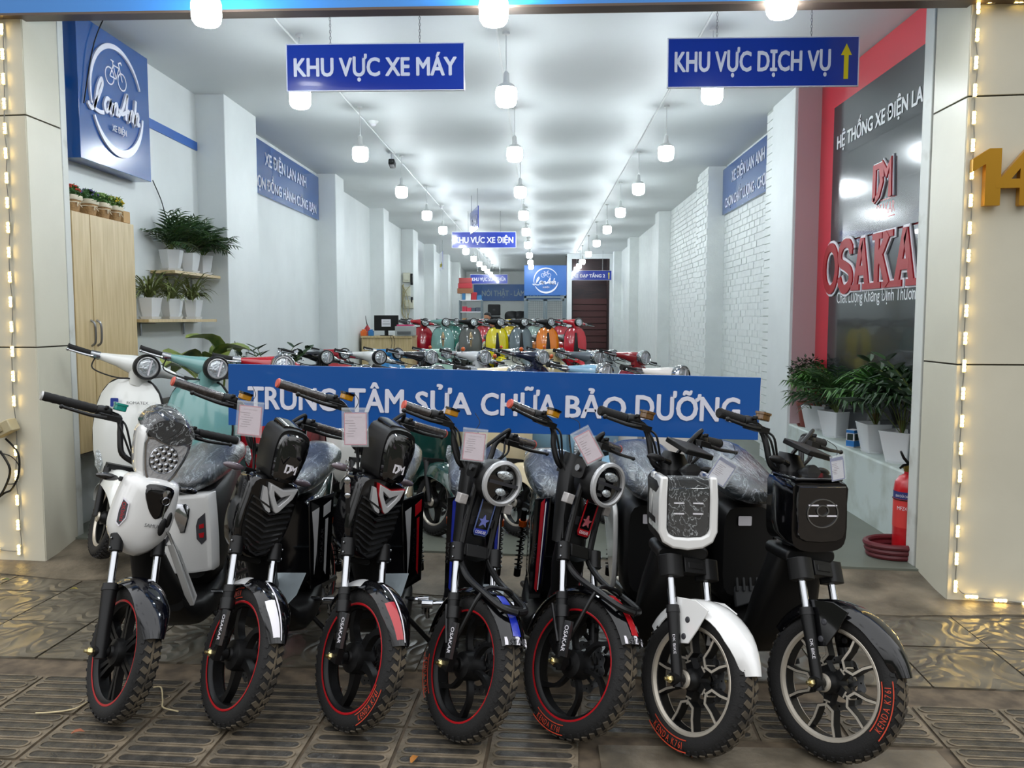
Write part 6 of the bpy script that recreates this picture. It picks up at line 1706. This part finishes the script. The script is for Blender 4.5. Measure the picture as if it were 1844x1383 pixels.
for i, (px, lab, kind, sc_, gr) in enumerate(((1471, 'fan palm in white pot next to the terracotta pot', 'fan', .95, G_fan), (1505, 'feather palm in white pot, second white pot on the ledge', 'palm', 1.25, None), (1575, 'bright green fan palm in white pot, third white pot on the ledge', 'fan', 1.15, None), (1622, 'dark fan palm in the nearest white pot of the ledge', 'fan', 1.2, G_dark))):
    y = 2.26 * F_PX / (px - 970)
    plant('potted_palm', lab, (2.255, y, .512), ('sq', .20, .195), kind, 11 + i, sc_, green=gr, face=180)
plant('zamioculcas', 'tall dark zamioculcas at the near end of the ledge behind the jamb', (2.23, 4.72, .512), ('rd', .14, .2), 'zz', 6, 1.45, potmat=M_terra, saucer=False)
p = Vector((2.19, 2.19 * F_PX / (1534 - 970), .512))
t = thing('small_carton', 'small blue and white printed carton between pots on the ledge', 'box', T(*p) @ RZ(35))
mk('carton', MB().box((0, 0, .06), (.07, .06, .12)), M_label, t, bev=.001)
mk('printed_band', MB().box((0, 0, .025), (.0712, .0612, .04)).box((0, 0, .108), (.0712, .0612, .02)), mat('carton_blue', (50, 120, 190), .4), t)
mk('printed_picture', MB().box((0, -.0306, .07), (.05, .001, .045)).box((-.0356, 0, .07), (.001, .045, .045)), mat('carton_dark', (40, 54, 50), .4), t)

# ------------------------------------------------------------------ fire extinguisher and hose
ex = thing('fire_extinguisher', 'red fire extinguisher standing beside the right jamb', 'fire extinguisher', T(2.05, 4.57, .08))
mk('cylinder', MB().lathe([(0, 0), (.07, 0), (.072, .015), (.072, .38), (.066, .42), (.045, .45), (.022, .462), (.02, .48)], 28), mat('extinguisher_red', (186, 24, 32), .3, coat=.6), ex)
mk('label', MB().lathe([(.0728, .17), (.0728, .33)], 28), mat('label_red', (206, 60, 56), .5), ex)
mk('label_band', MB().lathe([(.0732, .33), (.0732, .37)], 28), mat('label_blue', (44, 52, 110), .5), ex)
mk('lettering', MB().text('BÌNH CHỮA CHÁY', 1, T(-.052, -.054, .35) @ RZ(-44) @ RX(90), width=.07, height=.018).text('MFZ4', 1, T(-.052, -.054, .28) @ RZ(-44) @ RX(90), width=.05, height=.02), M_label, ex)
mk('strap', MB().tube([(.0745 * math.cos(u), .0745 * math.sin(u), .325) for u in [2 * PI * i / 24 for i in range(24)]], .003, 6, closed=True), M_black, ex)
mk('valve', MB().lathe([(.02, .475), (.024, .48), (.024, .50), (.012, .505), (.012, .52)], 14).box((-.02, -.02, .505), (.03, .03, .018)), mat('brass_valve', (150, 130, 60), .4, metal=.7), ex)
mk('squeeze_handle', MB().tube([(0, 0, .52), (-.05, -.05, .56), (-.08, -.08, .60)], [.009, .006], 8).tube([(0, 0, .515), (-.05, -.05, .52), (-.08, -.08, .51)], [.008, .006], 8), M_black, ex)
q = MB()
for k in range(3):
    q.tube([(.15 * math.cos(u) * (1 + .05 * k), .11 * math.sin(u) * (1 + .06 * k), .017 + k * .029) for u in [2 * PI * i / 40 for i in range(40)]], .017, 8, closed=True)
tag(mk('fire_hose', q, mat('maroon_hose', (92, 24, 32), .45), M=T(2.0, 4.57, .08)), 'coiled maroon fire hose on the floor around the extinguisher', 'hose')

# ------------------------------------------------------------------ desk area at the left rear
fz = .30
D = 13.3; a = PY(650, 605, D); c = PY(742, 605, D)
t = thing('reception_desk', 'light-wood reception desk against the left wall at the rear', 'desk', T((a.x + c.x) / 2, D + .3, fz))
W = c.x - a.x; hz = a.z - fz
mk('desktop', MB().box((0, 0, hz - .015), (W, .6, .03)), M_wood, t, bev=.002)
mk('front_panel', MB().box((0, -.26, (hz - .03) / 2), (W - .06, .02, hz - .03)), M_wood, t)
for s in (-1, 1): mk('side_panel', MB().box((s * (W / 2 - .02), 0, (hz - .03) / 2), (.03, .56, hz - .03)), M_wood, t)
dz = fz + hz
p = PY(695, 600, D + .1)
t = thing('monitor', 'black computer monitor seen from behind on the desk', 'monitor', T(p.x, D + .15, dz))
mk('screen_housing', MB().box((0, 0, .21), (.40, .04, .25)), M_black, t, bev=.006)
mk('stand', MB().box((0, .0, .05), (.06, .03, .10)).prism(rrect(.2, .14, .03), 0, .01), M_black, t)
mk('rear_label', MB().box((0, -.021, .21), (.15, .002, .12)), M_label, t); mk('rear_label_print', MB().text('GHI CHÚ', 1, T(0, -.0225, .24) @ RX(90), height=.02, width=.1).box((0, -.0225, .2), (.12, .001, .004)).box((0, -.0225, .185), (.12, .001, .004)), M_dark, t)
p = PY(733, 600, D + .1)
t = thing('printer', 'grey printer with a pink folder on top, right end of the desk', 'printer', T(p.x - .03, D + .15, dz))
mk('housing', MB().box((0, 0, .08), (.30, .32, .16)), mat('printer_grey', (158, 160, 158), .5), t, bev=.01)
mk('paper_tray', MB().box((0, -.165, .05), (.22, .03, .05)), mat('printer_dark', (90, 92, 92), .5), t)
t2 = tag(mk('folder', MB().box((0, 0, .012), (.26, .2, .022)), mat('pink_folder', (200, 60, 110), .5), M=T(p.x - .03, D + .15, dz + .161)), 'bright pink folder lying on the printer', 'folder')
for px, col, lab, w_ in ((655, (232, 110, 40), 'small orange box at the left end of the desk', .06), (668, (50, 120, 180), 'small blue item on the desk beside the orange box', .05)):
    p = PY(px, 600, D + .1); q = MB(); q.box((0, 0, .04), (w_ * 1.6, .1, .08)); q.box((0, 0, .09), (w_, .07, .03))
    tag(mk('desk_caddy', q, mat('caddy%d' % px, col, .5), M=T(p.x, D + .12, dz), bev=.006), lab, 'box')
p = PY(658, 585, D + .1)
t = thing('oil_can', 'red can with a tall thin spout on the desk', 'can', T(p.x, D + .26, dz) )
mk('can_body', MB().lathe([(0, 0), (.05, 0), (.05, .12), (.02, .16), (.018, .17)], 16), M_red, t); mk('spout', MB().tube(catmull([(0, 0, .165), (-.02, 0, .25), (-.03, 0, .33)], 4), [.01, .003], 6), M_black, t)
q = MB()
for (x, z) in ((703, 1.05), (708, .9)): 
    p = PY(x, 610, D); q.tube(catmull([(p.x, D - .01, dz), (p.x + .03, D - .02, dz - .12), (p.x - .02, D - .02, dz - .3)], 4), .004, 5)
tag(mk('desk_cable', q, M_black), 'black cables hanging down the front of the desk', 'cable')
# electrical boxes on the pier
M_elec = mat('electric_box', (212, 210, 190), .5)
for px, py, w_, h_, col, lab in ((733, 500, .16, .2, M_elec, 'cream electrical box, top one on the rear left pier'), (734, 525, .13, .2, M_elec, 'cream electrical box, middle one on the rear left pier'), (736, 548, .22, .18, M_elec, 'cream distribution box, lowest on the rear left pier'), (743, 503, .05, .24, M_black, 'tall black breaker unit at the corner of the rear left pier'), (744, 541, .04, .14, M_black, 'small black breaker unit lower on the rear left pier')):
    p = PY(px, py, 17.7); t = thing('electrical_box', lab, 'electrical box', T(min(p.x, -2.72), 17.66, p.z))
    mk('housing', MB().box((0, 0, 0), (w_, .08, h_)), col, t, bev=.008); mk('cover', MB().box((0, -.045, 0), (w_ * .7, .02, h_ * .6)), col, t, bev=.004)
q = MB()
rr = random.Random(8)
for k in range(5):
    P = [Vector((-2.86 + rr.uniform(-.07, .12), 17.60 - .01 * k, 2.1 - .28 * j + rr.uniform(-.05, .05))) for j in range(6)]; q.tube(catmull(P, 4), .008, 5)
tag(mk('cable_bundle', q, mat('yellowed_cable', (170, 160, 120), .6)), 'tangle of pale cables around the rear electrical boxes', 'cable')

# ------------------------------------------------------------------ rear partition, gate, store
Y0 = 24.6
M_blued = mat('logo_board_blue', (40, 98, 170), .4)
a, c = PY(944, 478, Y0), PY(1020, 532, Y0)
t = thing('logo_board', 'blue logo board with bicycle emblem above the mesh gate', 'sign', T(*((a + c) / 2)))
w_, h_ = c.x - a.x, a.z - c.z
mk('sign_panel', MB().box((0, 0, 0), (w_, .06, h_)), M_blued, t)
q = MB(); logo(q, .36, .01); mk('raised_lettering', q, M_signw, t, flat=True, M=T(.02, -.032, 0) @ RX(90))
gz0, gz1 = fz, c.z - .02
M_gate = mat('gate_grey_metal', (110, 122, 128), .5, metal=.3)
t = thing('mesh_gate', 'grey double gate with wire mesh below the logo board', 'gate', T((a.x + c.x) / 2, Y0, gz0))
H = gz1 - gz0
mk('outer_frame', MB().box((-w_ / 2 + .03, 0, H / 2), (.07, .06, H)).box((w_ / 2 - .03, 0, H / 2), (.07, .06, H)).box((0, 0, H - .03), (w_, .06, .06)), M_gate, t)
for s in (-1, 1):
    lw = w_ / 2 - .07
    lf = mk('gate_leaf', MB().box((-lw / 2 + .025, 0, H / 2 - .04), (.05, .04, H - .1)).box((lw / 2 - .025, 0, H / 2 - .04), (.05, .04, H - .1)).box((0, 0, H - .12), (lw, .04, .05)).box((0, 0, .05), (lw, .04, .06)).box((0, 0, H * .5), (lw, .04, .05)), M_gate, t, 'leaf', M=T(s * lw / 2 * 1.02, 0, 0))
    def mesh():
        q = MB(); n = 10
        for i in range(1, n): q.box((-lw / 2 + lw * i / n, 0, H / 2), (.006, .006, H - .15))
        for i in range(1, 30): q.box((0, 0, .08 + (H - .2) * i / 30), (lw - .06, .006, .006))
        return q
    o = mk('wire_mesh', mesh, M_gate, lf, 'mesh'); o['kind'] = 'stuff'
xg = a.x
# wall piece, dark stairway on the right
a2, c2 = PY(1021, 468, Y0), PY(1029, 600, Y0)
q = MB(); q.box(((a2.x + c2.x) / 2 , Y0 + .02, 1.7), (c2.x - a2.x, .14, 3.3)); struct(mk('trim_partition_post', q, M_wall))
q = MB(); xr = PY(1098, 500, Y0).x; q.box(((xr + 2.4) / 2, Y0 + .02, 1.7), (2.4 - xr, .14, 3.3)); struct(mk('wall_partition_right', q, M_wall))
q = MB(); q.box(((c2.x + xr) / 2, Y0 - .01, 3.24), (xr - c2.x + .1, .16, .14)); struct(mk('trim_door_head', q, M_wall))
q = MB(); q.box(((c2.x + xr) / 2, Y0 + .6, 1.7), (xr - c2.x + .3, .1, 3.2)); struct(mk('wall_stairwell', q, mat('dark_wood_panel', (52, 30, 30), .5, rgb2=(34, 22, 24), nscale=4, stretch=(1, 1, 8))))
q = MB(); q.box((c2.x + .02, Y0 + .33, 1.7), (.05, .5, 3.2)); q.box((xr - .02, Y0 + .33, 1.7), (.05, .5, 3.2)); q.box(((c2.x + xr) / 2, Y0 + .33, 3.25), (xr - c2.x, .5, .05)); struct(mk('trim_stairwell_lining', q, mat('dark_wood_panel', (52, 30, 30))))
for i in range(9):
    q = MB(); q.box(((c2.x + xr) / 2, Y0 + .53, fz + .1 + i * .19), (xr - c2.x - .06, .05, .17)); tag(mk('stair_riser', q, mat('maroon_riser', (74, 30, 28), .5), bev=.004), 'dark maroon stair riser in the stairway, %s from the floor' % ORD[i], 'stair', 'stair risers in the dark stairway')
# repair store behind
Yb = 32.8
a, c = PY(851, 511, Yb), PY(1010, 541, Yb)
t = thing('store_banner', 'wide blue banner reading NÓI THẬT - LÀM THẬT on the back wall', 'sign', T((a.x + c.x) / 2, Yb + .66, (a.z + c.z) / 2))
mk('sign_panel', MB().box((0, 0, 0), (c.x - a.x, .04, a.z - c.z)), M_blued, t)
mk('lettering', MB().text('NÓI THẬT - LÀM THẬT', 1, bold=.02, width=(c.x - a.x) * .69, height=(a.z - c.z) * .55), mat('pale_lettering', (170, 190, 200), .5), t, M=T(-.22, -.022, -.02) @ RX(90))
# shelving rack
Yr = 23.0
a, c = PY(829, 541, Yr), PY(868, 541, Yr)
t = thing('storage_rack', 'white metal storage rack holding small coloured boxes at the rear', 'rack', T((a.x + c.x) / 2, Yr, fz))
w_ = c.x - a.x; Ht = a.z - fz
lev = [Ht * k / 5 for k in range(1, 6)]
for sx in (-1, 1):
    for sy in (-1, 1): mk('post', MB().box((0, 0, Ht / 2), (.04, .04, Ht)), M_gate, t, 'rpost', M=T(sx * w_ / 2, sy * .2, 0))
for z in lev: mk('shelf', MB().box((0, 0, 0), (w_, .42, .025)), M_label, t, 'rshelf', M=T(0, 0, z))
rc = [(206, 60, 84), (60, 120, 170), (226, 226, 220), (180, 40, 50), (90, 96, 110), (214, 150, 60), (60, 150, 140)]
bc = ['pink', 'blue', 'white', 'red', 'grey', 'orange', 'teal']
rr = random.Random(12); k = 0
for li, z in enumerate(lev):
    x = -w_ / 2 + .06; bi = 0
    while x < w_ / 2 - .08:
        bw = rr.uniform(.09, .16); bh = rr.uniform(.07, .14) * (1.6 if li == 4 else 1); ci = rr.randrange(7)
        o = mk('storage_box', MB().box((0, 0, bh / 2), (bw * .92, .3, bh)), mat('rackbox_' + bc[ci], rc[ci], .6), M=T((a.x + c.x) / 2 + x + bw / 2, Yr, fz + z + .014), bev=.004)
        tag(o, 'small %s box, %s from left on the %s shelf of the storage rack' % (bc[ci], ORD[bi], ('lowest', 'second lowest', 'middle', 'second highest', 'top')[li]), 'box', 'boxes on the rear storage rack'); x += bw; bi += 1
p = PY(838, 530, Yr)
for i in range(3):
    tag(mk('carton', MB().box((0, 0, .07), (.42 - .03 * i, .34, .14)), mat('carton%d' % i, ((150, 100, 70), (176, 52, 60), (150, 60, 60))[i], .7), M=T(p.x, Yr, fz + Ht + .19 + i * .142) @ RZ(3 * i), bev=.006), '%s carton of the stack on top of the storage rack' % ('brown lowest', 'red middle', 'maroon topmost')[i], 'box', 'cartons stacked on the rack')
# suitcases / delivery boxes and bags
Ys = 29.5; p = PY(890, 560, Ys)
z = fz
for i in range(4):
    t = thing('delivery_box', 'black hard luggage box, %s of the rear stack' % ('lowest', 'second', 'third', 'topmost')[i], 'box', T(p.x, Ys, z), 'black boxes stacked at the rear')
    hb_ = .40 if i < 3 else .42
    mk('shell', MB().box((0, 0, hb_ / 2), (.44, .36, hb_ - .02)), M_black, t, 'dbx%s' % hb_, bev=.03); mk('latch', MB().box((0, -.19, hb_ * .55), (.08, .02, .06)), M_dark, t, 'dbl'); z += hb_
for px, nm, s_ in ((922, 'left', 1.0), (937, 'right', .9)):
    p = PY(px, 565, 28.0)
    t = thing('seat_cushion', 'black padded top box, %s of the two beside the mesh gate' % nm, 'top box', T(p.x, 28.0, fz + .93))
    mk('shell', MB().loft([ring_pts((0, y, z_), (1, 0, 0), (0, 0, 1), w_, h_, 14, 3) for y, z_, w_, h_ in ((-.2, .2, .3, .2), (-.12, .23, .5 * s_, .40), (.12, .23, .5 * s_, .42), (.2, .2, .3, .2))]), M_black, t)
t = thing('workbench', 'low workbench at the rear carrying the black top boxes', 'table', T(PY(928, 565, 28).x, 28.0, fz))
mk('bench_top', MB().box((0, 0, .90), (1.2, .6, .05)), M_gate, t)
for sx in (-1, 1):
    for sy in (-1, 1): mk('leg', MB().box((0, 0, .44), (.05, .05, .88)), M_gate, t, 'wbl', M=T(sx * .55, sy * .25, 0))

# ------------------------------------------------------------------ person at the back, sitting low by the rack
def skin_body(name, J, E, mt, parent, sub=2):
    me = bpy.data.meshes.new(name); me.from_pydata([j[:3] for j in J], E, []); o = bpy.data.objects.new(name, me); COL.objects.link(o)
    o.modifiers.new('skin', 'SKIN')
    me.skin_vertices.new() if not me.skin_vertices else None
    for i, j in enumerate(J):
        r = j[3]; me.skin_vertices[0].data[i].radius = (r, r) if not isinstance(r, tuple) else r
    me.skin_vertices[0].data[0].use_root = True
    md = o.modifiers.new('sub', 'SUBSURF'); md.levels = sub; md.render_levels = sub
    me.materials.append(mt); o.parent = parent
    return o
Yp = 21.2; p = PY(879, 566, Yp)
t = thing('person', 'person with short dark hair in a brown shirt sitting near the rear rack', 'person', T(p.x, Yp, fz) @ RZ(-35))
J = [(0, 0, .50, .13), (0, .0, .68, .125), (0, -.02, .86, .14), (0, -.02, .95, .12), (0, -.03, 1.02, .055),
     (.17, -.02, .93, .06), (.24, -.08, .72, .045), (.20, -.30, .64, .035), (-.17, -.02, .93, .06), (-.24, -.08, .72, .045), (-.20, -.30, .64, .035),
     (.09, -.02, .48, .09), (.12, -.40, .47, .065), (.12, -.42, .10, .045), (.12, -.52, .04, .04), (-.09, -.02, .48, .09), (-.12, -.40, .47, .065), (-.12, -.42, .10, .045), (-.12, -.52, .04, .04)]
E = [(0, 1), (1, 2), (2, 3), (3, 4), (3, 5), (5, 6), (6, 7), (3, 8), (8, 9), (9, 10), (0, 11), (11, 12), (12, 13), (13, 14), (0, 15), (15, 16), (16, 17), (17, 18)]
M_skin = mat('skin', (186, 128, 96), .5)
skin_body('clothed_body', J, E, mat('brown_shirt', (150, 92, 62), .8), t)
hd = mk('head', MB().loft([ring_pts((0, y, z_), (1, 0, 0), (0, 1, 0), w_, d_, 16, 2.2) for z_, y, w_, d_ in ((1.0, -.03, .08, .09), (1.06, -.045, .10, .12), (1.10, -.04, .135, .17), (1.16, -.035, .15, .19), (1.21, -.03, .145, .18), (1.245, -.025, .09, .11))]).ell((0, -.135, 1.125), (.014, .018, .022)).ell((.077, -.02, 1.13), (.01, .02, .03)).ell((-.077, -.02, 1.13), (.01, .02, .03)), M_skin, t)
mk('hair', MB().loft([ring_pts((0, y, z_), (1, 0, 0), (0, 1, 0), w_, d_, 16, 2.2) for z_, y, w_, d_ in ((1.10, .035, .13, .10), (1.15, .01, .165, .17), (1.20, -.025, .168, .21), (1.24, -.025, .14, .18), (1.265, -.02, .07, .09))]), mat('dark_hair', (22, 20, 20), .6), t)
mk('eyes', MB().ell((.03, -.125, 1.15), (.01, .006, .006)).ell((-.03, -.125, 1.15), (.01, .006, .006)), M_black, hd)
mk('mouth', MB().ell((0, -.118, 1.083), (.022, .006, .005)), mat('lips', (150, 84, 72), .5), hd)
for s in (1, -1):
    Jh = [(s * .20, -.30, .64, .028), (s * .195, -.35, .635, .03)]; Eh = [(0, 1)]
    for f_, (dx_, l_) in enumerate(((-.022, .07), (-.008, .08), (.008, .075), (.022, .06))):
        Jh += [(s * .195 + dx_, -.385, .632, .010), (s * .195 + dx_ * 1.2, -.385 - l_ * .5, .622, .009), (s * .195 + dx_ * 1.2, -.385 - l_ * .8, .60, .008)]; b0 = 2 + f_ * 3; Eh += [(1, b0), (b0, b0 + 1), (b0 + 1, b0 + 2)]
    Jh += [(s * .195 - s * .035, -.35, .63, .011), (s * .195 - s * .05, -.38, .62, .009)]; Eh += [(1, 14), (14, 15)]
    skin_body('hand', Jh, Eh, M_skin, t, 1)
st_ = thing('stool', 'low plastic stool under the sitting person', 'stool', T(p.x, Yp, fz) @ RZ(-35))
mk('seat', MB().prism(rrect(.30, .30, .04), .33, .36), M_dblue, st_)
for sx in (-1, 1):
    for sy in (-1, 1): mk('leg', MB().tube([(sx * .14, sy * .14, 0), (sx * .11, sy * .11, .34)], .018, 8), M_dblue, st_, 'sl%d%d' % (sx, sy))

# ------------------------------------------------------------------ bits on the pavement
def twig(pts): return MB().tube(catmull([PZ(x, y, .006) for x, y in pts], 5), .0028, 6)
M_straw = mat('straw', (206, 190, 150), .8)
tag(mk('straw_twig', twig(((64, 1284), (100, 1282), (135, 1276), (157, 1264))), M_straw), 'pale straw lying left of the leftmost wheel', 'straw')
tag(mk('straw_twig', twig(((276, 1238), (290, 1238), (293, 1262), (294, 1274), (321, 1281))), M_straw), 'bent pale straw lying between the first two wheels', 'straw')
for px, py, rt_, col, lab in ((133, 1062, 10, (130, 118, 40), 'small yellow-green leaf on the concrete left of the first bike'), (1254, 1353 + 8, 40, (150, 84, 40), 'small orange-brown leaf on the pavement below the white-fender bike'), (746, 1368, 70, (160, 104, 40), 'small tan leaf on the ribbed pavers at the bottom centre'), (140, 1320, 20, (140, 80, 50), 'small reddish leaf on the ribbed pavers at bottom left'), (10, 1045, 0, (80, 92, 40), 'green leaf at the foot of the left pillar')):
    p = PZ(px, py, .006); v, fc = leafblade([(-.02, 0, 0), (-.008, 0, .004), (.008, 0, .005), (.022, 0, .001)], .022)
    tag(mk('fallen_leaf', MB().add(v, fc), mat('leaf%d' % px, col, .7), M=T(*p) @ RZ(rt_)), lab, 'leaf')
